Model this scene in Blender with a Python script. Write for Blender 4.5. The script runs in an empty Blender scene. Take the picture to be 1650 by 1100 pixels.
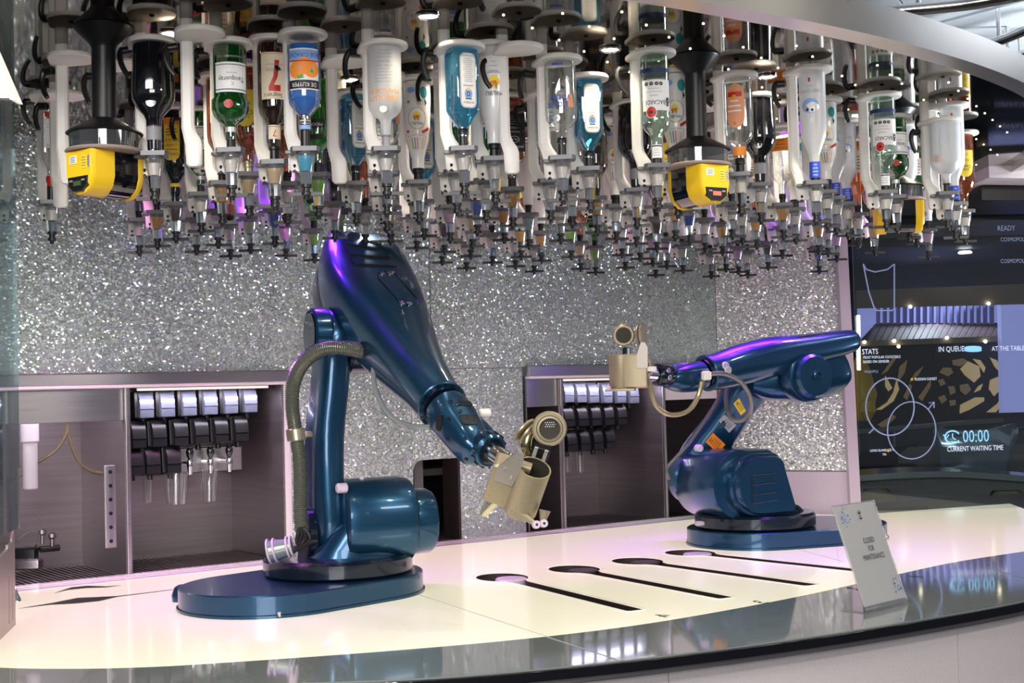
import bpy, math, random
from mathutils import Vector, Matrix, Euler
from math import sin, cos, pi, radians, atan, sqrt
random.seed(7)
sc = bpy.context.scene
C = sc.collection
EYE = Vector((0, 0, 1.6)); TOP = 0.95; CEIL = 2.545; FPX = 2150.0

# ---------------------------------------------------------------- camera
cd = bpy.data.cameras.new('camera'); cam = bpy.data.objects.new('camera', cd); C.objects.link(cam)
cd.sensor_width = 36; cd.lens = 36 * FPX / 1650; cd.clip_start = .05; cd.clip_end = 200
CM = Matrix.Rotation(pi/2 + atan(75/FPX), 3, 'X') @ Matrix.Rotation(radians(-1.5), 3, 'Z')
cam.matrix_world = Matrix.Translation(EYE) @ CM.to_4x4()
sc.camera = cam
sc.view_settings.view_transform = 'Standard'; sc.view_settings.look = 'None'
sc.view_settings.exposure = 0; sc.view_settings.gamma = 1; sc.view_settings.use_curve_mapping = False
def ray(x, y): return CM @ Vector(((x-825)/FPX, -(y-550)/FPX, -1))
def PZ(x, y, z=TOP):
    d = ray(x, y); return EYE + d * ((z-1.6)/d.z)
def W(x, y, D):
    d = ray(x, y); return EYE + d * (D/d.y)

# ---------------------------------------------------------------- light
wd = bpy.data.worlds.new('world'); sc.world = wd; wd.use_nodes = True
wd.node_tree.nodes['Background'].inputs[0].default_value = (.62, .66, .75, 1)
wd.node_tree.nodes['Background'].inputs[1].default_value = .26
def lamp(name, kind, loc, to, power, col=(1, 1, 1), size=.3, size_y=None, spot=60, blend=.5):
    l = bpy.data.lights.new(name, kind); l.energy = power; l.color = col
    if kind == 'AREA':
        l.size = size
        if size_y: l.shape = 'RECTANGLE'; l.size_y = size_y
    else: l.shadow_soft_size = size
    if kind == 'SPOT': l.spot_size = radians(spot); l.spot_blend = blend
    o = bpy.data.objects.new(name, l); C.objects.link(o); o.location = loc
    o.rotation_euler = (Vector(to) - Vector(loc)).to_track_quat('-Z', 'Y').to_euler()
    return o
lamp('hall_light', 'AREA', (-1.2, .4, 3.4), (-.4, 4.4, 1.6), 150, (1, .97, .94), 2.2, 1.2)  # unseen fill lamps, added to light bottle fronts and counter front
lamp('hall_light', 'AREA', (3.0, 1.4, 3.3), (.6, 4.8, 1.7), 130, (1, .94, .86), 1.6, 1.2)
lamp('hall_light', 'AREA', (0, -2.2, 2.3), (.1, 4, 1.4), 120, (1, .96, .94), 2.6, 1.2)
for q_ in ((-.95, 3.75), (-.2, 3.95), (.55, 4.35), (-.45, 4.75), (.2, 4.9), (.95, 4.75), (1.3, 5.0)): lamp('ceiling_lamp', 'SPOT', (*q_, 2.53), (*q_, 0), 9, (1, .90, .76), .04, spot=150, blend=1)  # added spots without fixtures, brightening the rear bottle holders
lamp('cove_light', 'AREA', (4.2, 5.0, 1.7), (2.3, 4.9, 3.0), 60, (.85, .92, 1), .8).data.spread = radians(66)  # unseen lamp added out of frame to brighten the outer ceiling panels
q_ = PZ(1490, 438, 2.66); lamp('lounge_light', 'SPOT', q_, (q_.x+.3, q_.y-1.2, 0), 60, (.80, .90, 1), .12, spot=120, blend=1)
lamp('counter_spot', 'SPOT', (-.6, 2.6, 2.9), (-.3, 3.7, .95), 60, (1, .95, .78), .06, spot=95, blend=1)  # unseen spots, added to lift the brightness of the counter front
lamp('counter_spot', 'SPOT', (1.2, 3.0, 2.9), (.8, 4.3, .95), 60, (1, .95, .78), .06, spot=95, blend=1)
lamp('purple_spot', 'AREA', (-.85, 4.6, 2.5), (-.6, 4.3, .95), 7, (.30, .03, 1), .35).data.spread = radians(62)
lamp('purple_spot', 'AREA', (1.1, 5.45, 2.5), (1.0, 5.2, .95), 13, (.34, .03, 1), .6).data.spread = radians(62)
lamp('magenta_spot', 'SPOT', (-1.4, 4.4, 2.52), (-1.3, 4.4, .95), 40, (1, .28, .8), .05, spot=70)
lamp('magenta_spot', 'SPOT', (-.75, 4.75, 2.52), (-.75, 4.7, .95), 40, (1, .22, .85), .05, spot=80)
lamp('magenta_spot', 'SPOT', (.35, 5.4, 2.52), (.35, 5.4, .95), 30, (1, .28, .8), .05, spot=70)
lamp('magenta_spot', 'SPOT', (1.55, 5.5, 2.52), (1.5, 5.4, .95), 40, (1, .28, .8), .05, spot=70)

# ---------------------------------------------------------------- materials
M = {}
def mat(name, col, rough=.5, metal=0, emit=0, ecol=None, trans=0, alpha=1, coat=0, ior=1.45, spec=.5):
    m = bpy.data.materials.new(name); m.use_nodes = True
    p = m.node_tree.nodes['Principled BSDF']; I = p.inputs
    I['Base Color'].default_value = (*col, 1); I['Roughness'].default_value = rough; I['Metallic'].default_value = metal
    I['Transmission Weight'].default_value = trans; I['Alpha'].default_value = alpha; I['Coat Weight'].default_value = coat
    I['Coat Roughness'].default_value = .06
    I['IOR'].default_value = ior; I['Specular IOR Level'].default_value = spec
    if emit:
        I['Emission Color'].default_value = (*(ecol or col), 1); I['Emission Strength'].default_value = emit
    M[name] = m
    return m
def noisy(m, scale=(40, 40, 40), amt=.25, bump=0.0, rough=None, detail=3):
    """fine procedural variation of the base colour (and relief)"""
    nt = m.node_tree; p = nt.nodes['Principled BSDF']; N = nt.nodes.new; L = nt.links.new
    tc = N('ShaderNodeTexCoord'); mp = N('ShaderNodeMapping'); mp.inputs['Scale'].default_value = scale
    nz = N('ShaderNodeTexNoise'); nz.inputs['Scale'].default_value = 1; nz.inputs['Detail'].default_value = detail
    L(tc.outputs['Object'], mp.inputs[0]); L(mp.outputs[0], nz.inputs[0])
    c = p.inputs['Base Color'].default_value
    mx = N('ShaderNodeMix'); mx.data_type = 'RGBA'
    mx.inputs[6].default_value = [max(0, v*(1-amt)) for v in c[:3]] + [1]; mx.inputs[7].default_value = [min(1, v*(1+amt)) for v in c[:3]] + [1]
    L(nz.outputs[0], mx.inputs[0]); L(mx.outputs[2], p.inputs['Base Color'])
    if bump:
        b = N('ShaderNodeBump'); b.inputs['Strength'].default_value = bump; b.inputs['Distance'].default_value = .002
        L(nz.outputs[0], b.inputs['Height']); L(b.outputs[0], p.inputs['Normal'])
    if rough:
        mr = N('ShaderNodeMapRange'); mr.inputs[3].default_value = rough[0]; mr.inputs[4].default_value = rough[1]
        L(nz.outputs[0], mr.inputs[0]); L(mr.outputs[0], p.inputs['Roughness'])
    return m
def thin(name, tint, gloss=.12, haze=0.0, hazecol=(.8, .8, .8), rough=.03):
    """thin clear wall: transparent with a tint, a fresnel gloss and some milky scatter"""
    m = bpy.data.materials.new(name); m.use_nodes = True; nt = m.node_tree; nt.nodes.clear(); N = nt.nodes.new; L = nt.links.new
    out = N('ShaderNodeOutputMaterial'); tr = N('ShaderNodeBsdfTransparent'); tr.inputs[0].default_value = (*tint, 1)
    gl = N('ShaderNodeBsdfGlossy'); gl.inputs['Roughness'].default_value = rough; gl.inputs[0].default_value = (1, 1, 1, 1)
    lw = N('ShaderNodeLayerWeight'); lw.inputs[0].default_value = .35
    ma = N('ShaderNodeMath'); ma.operation = 'MULTIPLY_ADD'; ma.inputs[1].default_value = .45; ma.inputs[2].default_value = gloss; ma.use_clamp = True
    L(lw.outputs['Facing'], ma.inputs[0])
    base = tr
    if haze:
        di = N('ShaderNodeBsdfDiffuse'); di.inputs[0].default_value = (*hazecol, 1)
        tl = N('ShaderNodeBsdfTranslucent'); tl.inputs[0].default_value = (*hazecol, 1)
        a = N('ShaderNodeMixShader'); a.inputs[0].default_value = .35; L(di.outputs[0], a.inputs[1]); L(tl.outputs[0], a.inputs[2])
        b = N('ShaderNodeMixShader'); b.inputs[0].default_value = haze; L(tr.outputs[0], b.inputs[1]); L(a.outputs[0], b.inputs[2]); base = b
    mx = N('ShaderNodeMixShader'); L(ma.outputs[0], mx.inputs[0]); L(base.outputs[0], mx.inputs[1]); L(gl.outputs[0], mx.inputs[2])
    L(mx.outputs[0], out.inputs[0]); M[name] = m
    return m
def crackle(name, base, scale, tilt=.55, stretch=(1, 1, 1)):
    m = mat(name, base, .14, .42); nt = m.node_tree; p = nt.nodes['Principled BSDF']; N = nt.nodes.new; L = nt.links.new
    tc = N('ShaderNodeTexCoord'); mp = N('ShaderNodeMapping'); mp.inputs['Scale'].default_value = stretch
    v = N('ShaderNodeTexVoronoi'); v.inputs['Scale'].default_value = scale
    L(tc.outputs['Object'], mp.inputs[0]); L(mp.outputs[0], v.inputs[0])
    s = N('ShaderNodeVectorMath'); s.operation = 'SUBTRACT'; s.inputs[1].default_value = (.5, .5, .5); L(v.outputs['Color'], s.inputs[0])
    k = N('ShaderNodeVectorMath'); k.operation = 'SCALE'; k.inputs[3].default_value = tilt * 2; L(s.outputs[0], k.inputs[0])
    g = N('ShaderNodeNewGeometry'); a = N('ShaderNodeVectorMath'); a.operation = 'ADD'; L(g.outputs['Normal'], a.inputs[0]); L(k.outputs[0], a.inputs[1])
    n = N('ShaderNodeVectorMath'); n.operation = 'NORMALIZE'; L(a.outputs[0], n.inputs[0]); L(n.outputs[0], p.inputs['Normal'])
    cr = N('ShaderNodeSeparateColor'); L(v.outputs['Color'], cr.inputs[0])
    mx = N('ShaderNodeMix'); mx.data_type = 'RGBA'; mx.inputs[6].default_value = [c*.72 for c in base] + [1]; mx.inputs[7].default_value = [min(1, c*1.3) for c in base] + [1]
    L(cr.outputs[0], mx.inputs[0]); L(mx.outputs[2], p.inputs['Base Color'])
    return m
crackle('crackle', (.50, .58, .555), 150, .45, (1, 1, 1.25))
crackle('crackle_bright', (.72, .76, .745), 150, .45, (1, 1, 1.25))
noisy(mat('steel', (.52, .49, .50), .33, 1), (3, 3, 160), .10, 0, (.24, .42))
noisy(mat('steel_dark', (.30, .265, .275), .38, .9), (2, 2, 60), .25, 0, (.3, .5))
noisy(mat('steel_black', (.05, .042, .05), .4, .7), (2, 2, 40), .3)
mat('chrome', (.8, .8, .8), .12, 1)
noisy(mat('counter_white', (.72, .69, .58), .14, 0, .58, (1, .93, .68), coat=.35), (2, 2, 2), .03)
noisy(mat('counter_edge_glass', (.22, .25, .24), .05, 0, coat=1), (25, 25, 25), .12)
noisy(mat('rear_ledge', (.84, .79, .80), .25, 0, coat=.5), (6, 6, 6), .05)
mat('slot_dark', (.03, .02, .018), .5)
mat('black', (.008, .008, .009), .35)
mat('black_gloss', (.006, .006, .009), .08, coat=1)
noisy(mat('fascia', (.78, .72, .73), .35, .1), (160, 160, 160), .10)
mat('fascia_line', (.20, .17, .18), .5)
def paint(name, col):
    m = mat(name, col, .30, .72, coat=.55); noisy(m, (700, 700, 700), .30, 0, None, 1); return m
paint('robot_blue', (.012, .066, .14))
mat('robot_dark', (.006, .014, .03), .25, .5, coat=.6)
noisy(mat('gripper', (.38, .32, .215), .42, .55), (120, 120, 120), .08)
mat('gripper_plate', (.45, .40, .36), .35, .7)
mat('gripper_inside', (.035, .03, .022), .6)
noisy(mat('iridescent', (.75, .58, .30), .15, 1), (30, 30, 30), .6)
noisy(mat('hose_grey', (.17, .175, .145), .22, .4, coat=.5), (90, 90, 90), .2)
mat('hose_clear', (.22, .25, .24), .15, .1, coat=.8)
mat('hose_brass', (.40, .33, .20), .22, .5, coat=.4)
mat('brass', (.62, .56, .40), .28, .9)
mat('pipe_white', (.42, .40, .42), .5); mat('hose_brown', (.13, .10, .055), .4)
noisy(mat('plastic_white', (.78, .745, .70), .42), (30, 30, 30), .04)
mat('optic_grey', (.13, .13, .14), .4, .3)
mat('float', (.70, .63, .57), .4)
mat('yellow', (.90, .56, .015), .35)
mat('window_black', (.004, .003, .005), .06, coat=1)
mat('lilac_white', (.62, .52, .62), .35)
mat('orange_label', (.95, .28, .02), .5); mat('yellow_label', (.9, .62, .05), .5)
mat('paper', (.85, .84, .83), .5); mat('cream', (.78, .66, .48), .5); mat('ink', (.012, .012, .014), .5); mat('red', (.55, .02, .012), .4)
mat('orange', (.95, .30, .03), .5); mat('blue_ink', (.04, .07, .5), .45); mat('sky_ink', (.25, .42, .78), .5); mat('gold', (.55, .36, .08), .35, .5)
mat('teal_ink', (.03, .30, .30), .5); mat('green_ink', (.06, .40, .08), .5); mat('peach', (.80, .34, .17), .5); mat('silver_ink', (.55, .55, .55), .35, .5)
mat('grey_ink', (.28, .28, .29), .5); mat('yellow_ink', (.92, .68, .05), .5); mat('dark_red', (.12, .006, .006), .3); mat('navy_ink', (.012, .03, .10), .5)
mat('purple_ink', (.35, .12, .6), .4)
mat('lcd', (.06, .10, .03), .3); mat('lcd_red', (.6, .14, .10), .3, 0, .4, (.9, .25, .2))
# ceiling: dark tinted mirror
noisy(mat('mirror', (.17, .145, .125), .05, 1), (3, 3, 3), .08)
mat('lamp_soft', (.8, .78, .75), .5, 0, .65, (1, .93, .8)); mat('lamp_warm', (1, 1, 1), .5, 0, 6, (1, .86, .62)); mat('led', (1, 1, 1), .5, 0, 4, (1, .85, .45)); mat('lamp_white', (1, 1, 1), .5, 0, 6, (1, .98, .95))
noisy(mat('rim_steel', (.66, .64, .62), .30, 1), (2, 2, 2), .04, 0, (.24, .32))
noisy(mat('outer_panel', (.55, .58, .60), .3, .35), (50, 50, 50), .04)
mat('hall_dark', (.045, .05, .055), .5); mat('hall_grey', (.20, .20, .20), .5); mat('hall_beige', (.34, .27, .24), .6)
mat('lit_blue', (.35, .38, .75), .6, 0, .5, (.40, .42, .95)); mat('lit_blue_line', (.15, .14, .34), .6, 0, .08, (.3, .3, .8))
mat('soffit_brown', (.26, .16, .20), .6); mat('screen_black', (.006, .006, .009), .2)
mat('screen_gold', (.6, .42, .2), .5, 0, .30, (.85, .60, .30)); mat('screen_gold_dim', (.4, .28, .14), .5, 0, .08, (.7, .45, .22))
mat('reflect_blue', (.3, .6, .9), .5, 0, .75, (.22, .55, .85)); mat('reflect_white', (.7, .75, .9), .5, 0, .75, (.55, .66, .85)); mat('reflect_dim', (.3, .35, .5), .5, 0, .35, (.25, .33, .62))  # emissive colours standing for a screen's reflection in the glass
mat('sofa', (.17, .165, .165), .8); mat('olive', (.20, .19, .12), .6); mat('chair_shell', (.34, .44, .52), .16, .7, coat=.6); mat('navy', (.015, .03, .05), .5)
mat('table_grey', (.30, .31, .32), .2, .3, coat=.5)
thin('glass_pane', (.90, .95, .95), .02); thin('glass_teal', (.55, .68, .68), .05, .12, (.25, .35, .36)); thin('acrylic', (.93, .93, .93), .10, .05, (.9, .9, .9))
thin('hood_clear', (.55, .55, .55), .12, .1, (.4, .4, .4))
thin('g_clear', (.88, .90, .89), .10, .06, (.85, .85, .82)); thin('g_green_tint', (.72, .84, .76), .10, .08, (.7, .8, .7))
thin('g_frost', (.75, .76, .77), .03, .62, (.86, .86, .86), .4); thin('g_blue', (.22, .58, .76), .10, .28, (.10, .40, .58))
thin('g_green', (.04, .36, .06), .12, .35, (.01, .14, .02)); thin('g_bgreen', (.06, .62, .05), .12, .35, (.02, .45, .02))
thin('g_amber', (.62, .26, .08), .12, .25, (.30, .09, .02)); thin('g_brown', (.20, .06, .03), .12, .45, (.05, .012, .006))
thin('g_orange', (.85, .38, .14), .10, .30, (.60, .20, .05)); thin('g_purple', (.10, .02, .12), .12, .4, (.05, .01, .06)); thin('g_deepblue', (.05, .12, .75), .12, .4, (.02, .08, .55))
mat('g_black', (.006, .006, .008), .07, coat=1); mat('g_white', (.80, .78, .76), .25, coat=.4)
thin('cone', (.80, .80, .80), .12, .10, (.75, .75, .75))
for n_, c_ in (('clear', (.85, .79, .74)), ('amber', (.70, .34, .06)), ('pale', (.70, .50, .28)), ('green', (.20, .50, .03)), ('palegreen', (.45, .55, .28)), ('blue', (.01, .07, .50)),
               ('cyan', (.03, .42, .66)), ('dark', (.07, .008, .01)), ('pink', (.66, .42, .60)), ('teal', (.30, .45, .42)), ('orange', (.85, .25, .03))):
    mat('liq_' + n_, c_, .25, 0, coat=.6)

# ---------------------------------------------------------------- builders
ORG = {}
class MB:
    def __init__(s): s.v = []; s.f = []; s.m = []; s.mi = 0
    def add(s, vs, fs):
        o = len(s.v); s.v += [Vector(v) for v in vs]; s.f += [[i+o for i in f] for f in fs]; s.m += [s.mi]*len(fs); return s
    def rings(s, rings, closed=True, caps=True):
        n = len(rings[0]); vs = [p for r in rings for p in r]; fs = []
        for k in range(len(rings)-1):
            for i in range(n if closed else n-1):
                j = (i+1) % n; fs.append([k*n+i, k*n+j, (k+1)*n+j, (k+1)*n+i])
        if caps and closed: fs.append(list(range(n))[::-1]); fs.append([(len(rings)-1)*n+i for i in range(n)])
        return s.add(vs, fs)
    def box(s, c, size, X=None, Y=None, Z=None, bev=0):
        c = Vector(c); X = Vector(X or (1, 0, 0)); Y = Vector(Y or (0, 1, 0)); Z = Vector(Z or (0, 0, 1)); a, b, h = [q/2 for q in size]
        if bev:
            rg = []
            for z, k in ((-h, bev), (-h+bev, 0), (h-bev, 0), (h, bev)):
                aa, bb = a-k, b-k; r = []
                for sx, sy in ((1, 1), (-1, 1), (-1, -1), (1, -1)):
                    cx, cy = sx*(aa-bev), sy*(bb-bev); st = {(1, 1): 0, (-1, 1): 90, (-1, -1): 180, (1, -1): 270}[(sx, sy)]
                    for t in (0, 45, 90): r.append(c + X*(cx+bev*cos(radians(st+t))) + Y*(cy+bev*sin(radians(st+t))) + Z*z)
                rg.append(r)
            return s.rings(rg)
        r = [[c + X*(x*a) + Y*(y*b) + Z*(z*h) for x, y in ((1, 1), (-1, 1), (-1, -1), (1, -1))] for z in (-1, 1)]
        return s.rings(r)
    def cyl(s, p, q, r, r2=None, n=20, bev=0, caps=True):
        p, q = Vector(p), Vector(q); r2 = r if r2 is None else r2; t = (q-p).normalized(); U = t.orthogonal().normalized(); V = t.cross(U)
        def R(c, rr): return [c + U*(rr*cos(2*pi*i/n)) + V*(rr*sin(2*pi*i/n)) for i in range(n)]
        if bev: rg = [R(p, r-bev), R(p+t*bev, r), R(q-t*bev, r2), R(q, r2-bev)]
        else: rg = [R(p, r), R(q, r2)]
        return s.rings(rg, caps=caps)
    def lathe(s, prof, n=24, c=(0, 0, 0), p=2.0, ax=None, caps=True, sy=1.0):
        """prof: (radius, height); p superellipse power"""
        c = Vector(c); Z = Vector(ax or (0, 0, 1)).normalized(); X = Vector((1, 0, 0)) if ax is None else Z.orthogonal().normalized(); Y = Z.cross(X)
        rg = []
        for q in prof:
            r, z = q[0], q[1]; pp = q[2] if len(q) > 2 else p; R = []
            for i in range(n):
                a = 2*pi*(i+.5)/n; ca, sa = cos(a), sin(a); k = (abs(ca)**pp + abs(sa)**pp)**(-1/pp)
                R.append(c + X*(r*k*ca) + Y*(r*k*sa*sy) + Z*z)
            rg.append(R)
        return s.rings(rg, caps=caps)
    def loft(s, secs, n=32):
        """secs: (centre, U, V, a, b, power)"""
        rg = []
        for c, U, V, a, b, pw in secs:
            R = []
            for i in range(n):
                t = 2*pi*i/n; ct, st = cos(t), sin(t); k = (abs(ct)**pw + abs(st)**pw)**(-1/pw); R.append(Vector(c) + U*(a*k*ct) + V*(b*k*st))
            rg.append(R)
        return s.rings(rg)
    def tube(s, path, r, n=12, rfun=None, caps=True, smooth=0):
        P = [Vector(p) for p in path]
        if smooth: P = spline(P, smooth)
        rg = []; U = None
        for i, p in enumerate(P):
            t = (P[min(i+1, len(P)-1)] - P[max(i-1, 0)]).normalized()
            U = (t.orthogonal() if U is None else (U - t*U.dot(t))).normalized(); V = t.cross(U); rr = rfun(i) if rfun else r
            rg.append([p + U*(rr*cos(2*pi*k/n)) + V*(rr*sin(2*pi*k/n)) for k in range(n)])
        return s.rings(rg, caps=caps)
    def poly(s, pts, fwd):
        """prism: closed outline pts extruded by vector fwd"""
        P = [Vector(p) for p in pts]; return s.rings([P, [p + Vector(fwd) for p in P]])
    def torus(s, c, ax, R, r, n=28, k=8):
        c = Vector(c); t = Vector(ax).normalized(); U = t.orthogonal().normalized(); V = t.cross(U); vs = []; fs = []
        for i in range(n):
            a = 2*pi*i/n; d = U*cos(a)+V*sin(a)
            for j in range(k): b = 2*pi*j/k; vs.append(c + d*(R+r*cos(b)) + t*(r*sin(b)))
        for i in range(n):
            for j in range(k): fs.append([i*k+j, ((i+1) % n)*k+j, ((i+1) % n)*k+(j+1) % k, i*k+(j+1) % k])
        return s.add(vs, fs)
    def mesh(s, name, mats, org=(0, 0, 0), ang=35):
        me = bpy.data.meshes.new(name); o = Vector(org)
        me.from_pydata([v-o for v in s.v], [], s.f)
        for m_ in (mats if isinstance(mats, (list, tuple)) else [mats]): me.materials.append(M[m_])
        if max(s.m, default=0): me.polygons.foreach_set('material_index', s.m)
        me.polygons.foreach_set('use_smooth', [True]*len(s.f)); me.update()
        import bmesh
        bm = bmesh.new(); bm.from_mesh(me); bmesh.ops.recalc_face_normals(bm, faces=bm.faces); bm.to_mesh(me); bm.free()
        me.set_sharp_from_angle(angle=radians(ang))
        return me
    def build(s, name, mats, parent=None, label=None, ang=35):
        org = ORG.get(parent.name, (0, 0, 0)) if parent else (0, 0, 0)
        o = bpy.data.objects.new(name, s.mesh(name, mats, org, ang)); C.objects.link(o)
        if parent: o.parent = parent; ORG[o.name] = org
        if label: o['label'] = label
        return o
def spline(P, k=6, closed=False):
    out = []; n = len(P)
    for i in range(n if closed else n-1):
        if closed: p0, p1, p2, p3 = P[(i-1) % n], P[i], P[(i+1) % n], P[(i+2) % n]
        else: p0, p1, p2, p3 = P[max(i-1, 0)], P[i], P[i+1], P[min(i+2, n-1)]
        for j in range(k):
            t = j/k; out.append(.5*((2*p1) + (p2-p0)*t + (2*p0-5*p1+4*p2-p3)*t*t + (3*p1-p0-3*p2+p3)*t**3))
    if not closed: out.append(P[-1])
    return out
def thing(name, label, cat, loc=(0, 0, 0), group=None, kind=None):
    o = bpy.data.objects.new(name, None); C.objects.link(o); o.location = loc; o.empty_display_size = .05
    ORG[o.name] = Vector(loc); tag(o, label, cat, group, kind); return o
def tag(o, label=None, cat=None, group=None, kind=None):
    if label: o['label'] = label
    if cat: o['category'] = cat
    if group: o['group'] = group
    if kind: o['kind'] = kind
    return o
def inst(name, me, parent=None, loc=(0, 0, 0), rot=None, label=None):
    """a further object on a shared mesh, in its parent's frame"""
    o = bpy.data.objects.new(name, me); C.objects.link(o); o.location = loc
    if rot: o.rotation_euler = rot
    if parent: o.parent = parent
    if label: o['label'] = label
    return o
_tx = {}
def text2d(s, size, align='CENTER', squeeze=1.0):
    key = (s, align)
    if key not in _tx:
        c = bpy.data.curves.new('t', 'FONT'); c.body = s; c.size = 1; c.align_x = align; c.align_y = 'CENTER'; c.resolution_u = 2
        o = bpy.data.objects.new('t', c); C.objects.link(o); dg = bpy.context.evaluated_depsgraph_get()
        me = bpy.data.meshes.new_from_object(o.evaluated_get(dg)); _tx[key] = ([v.co.copy() for v in me.vertices], [list(p.vertices) for p in me.polygons])
        bpy.data.objects.remove(o); bpy.data.curves.remove(c); bpy.data.meshes.remove(me)
    v, f = _tx[key]
    return [Vector((p.x*size*squeeze, p.y*size, 0)) for p in v], f
def put_text(mb, s, o, X, Y, size, align='CENTER', squeeze=1.0):
    v, f = text2d(s, size, align, squeeze); o, X, Y = Vector(o), Vector(X), Vector(Y); mb.add([o + X*p.x + Y*p.y for p in v], f)

# ---------------------------------------------------------------- wall frame
A = PZ(25, 945); B = PZ(1070, 835); U = (B-A).normalized(); U.z = 0; U.normalize(); BK = Vector((-U.y, U.x, 0)); UP = Vector((0, 0, 1))
def WL(s, t, z): return A + U*s + BK*t + UP*(z-TOP)
def WP(x, y, t=0):
    """photo point -> (s, z) on the back wall plane, t behind it"""
    d = ray(x, y); o = A + BK*t; k = (o-EYE).dot(BK)/d.dot(BK); p = EYE + d*k; return (p-A).dot(U), p.z
def wbox(mb, s0, s1, z0, z1, t0, t1, bev=0):
    return mb.box(WL((s0+s1)/2, (t0+t1)/2, (z0+z1)/2), (abs(s1-s0), abs(t1-t0), abs(z1-z0)), U, BK, UP, bev)
SX = lambda x, y=760: WP(x, y)[0]
s_end = SX(1160, 700); z_band1 = WP(250, 600)[1]; z_band0 = WP(250, 622)[1]

wall = tag(thing('wall_back', None, None, (0, 0, 0)), kind='structure')
def panel(px0, px1, z0, z1, m='crackle', name='crackle_panel'):
    mb = MB(); wbox(mb, px0, px1, z0, z1, 0, .02, .003); return mb.build(name, m, wall)
seam = SX(693, 450); s_w0 = SX(667, 800); s_w1 = SX(742, 800); s_a = SX(470); s_b = SX(846)
panel(-1.2, seam-.002, z_band1, 2.56); panel(seam+.002, s_end, z_band1, 2.56)
panel(s_a, s_w0, TOP, z_band1-.003); zw = WP(700, 740)[1]; panel(s_w0, s_w1, zw, z_band1-.003); panel(s_w1, s_b, TOP, z_band1-.003)
# service hatch opening in the crackle wall: frame, shelf and post behind it
h = thing('service_hatch', 'dark rounded service opening in the sparkling wall between the robot and its cup', 'opening', WL((s_w0+s_w1)/2, 0, TOP))
mb = MB(); r = .03
for k in range(7):   # rounded upper left corner fillet
    pass
fil = [WL(s_w0, .001, zw)] + [WL(s_w0 + .045 - .045*sin(a), .001, zw - .045 + .045*cos(a)) for a in [i*pi/12 for i in range(7)]]
mb.poly(fil, BK*.018); mb.build('corner', 'crackle', h)
mb = MB(); wbox(mb, s_w0-.15, s_w1+.35, TOP-.02, zw+.3, .55, .57); mb.build('back_panel', 'steel_black', h)
mb = MB(); wbox(mb, s_w0+.09, s_w0+.135, TOP, zw+.25, .14, .18); mb.build('post', 'hall_grey', h)
mb = MB(); wbox(mb, s_w0-.15, s_w1+.3, zw-.09, zw-.06, .3, .4); mb.build('shelf', 'sofa', h)
mb = MB(); wbox(mb, s_w1-.012, s_w1, TOP, zw, -.002, .12); mb.build('edge_strip', 'slot_dark', h)
mb = MB(); wbox(mb, s_w0-.15, s_w1+.3, TOP-.03, TOP-.001, .02, .57); mb.build('floor_panel', 'steel_dark', h)

# second wall leaf at the right, parallel to the picture
cx0 = W(1160, 830, 6.62).x; cx1 = W(1364, 830, 6.6).x
WR0 = WL(s_end, 0, TOP); WR1 = PZ(1369, 829)
wr = tag(thing('wall_right', None, None, (0, 0, 0)), kind='structure')
dR = (WR1-WR0).normalized(); nR = Vector((-dR.y, dR.x, 0)); LR = (WR1-WR0).length
zp = W(1300, 757, (WR0.y+WR1.y)/2).z
def rbox(mb, a, b, z0, z1, t0, t1, bev=0): return mb.box(WR0 + dR*((a+b)/2) + nR*((t0+t1)/2) + UP*((z0+z1)/2-TOP), (b-a, t1-t0, z1-z0), dR, nR, UP, bev)
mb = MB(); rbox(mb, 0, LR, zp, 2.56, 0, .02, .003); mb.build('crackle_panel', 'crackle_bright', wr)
mb = MB(); rbox(mb, 0, LR, TOP, zp-.003, 0, .02, .003); mb.build('base_panel', 'lilac_white', wr)
mb = MB(); pt, pb = W(1356, 400, WR1.y-.03), WR1 + Vector((.02, -.03, 0)); dz = (pt-pb)
mb.poly([pb + Vector((a, b, 0)) for a, b in ((-.025, -.02), (.025, -.02), (.025, .03), (-.025, .03))], dz*1.35); mb.build('trim_1', 'lilac_white', wr)

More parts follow.
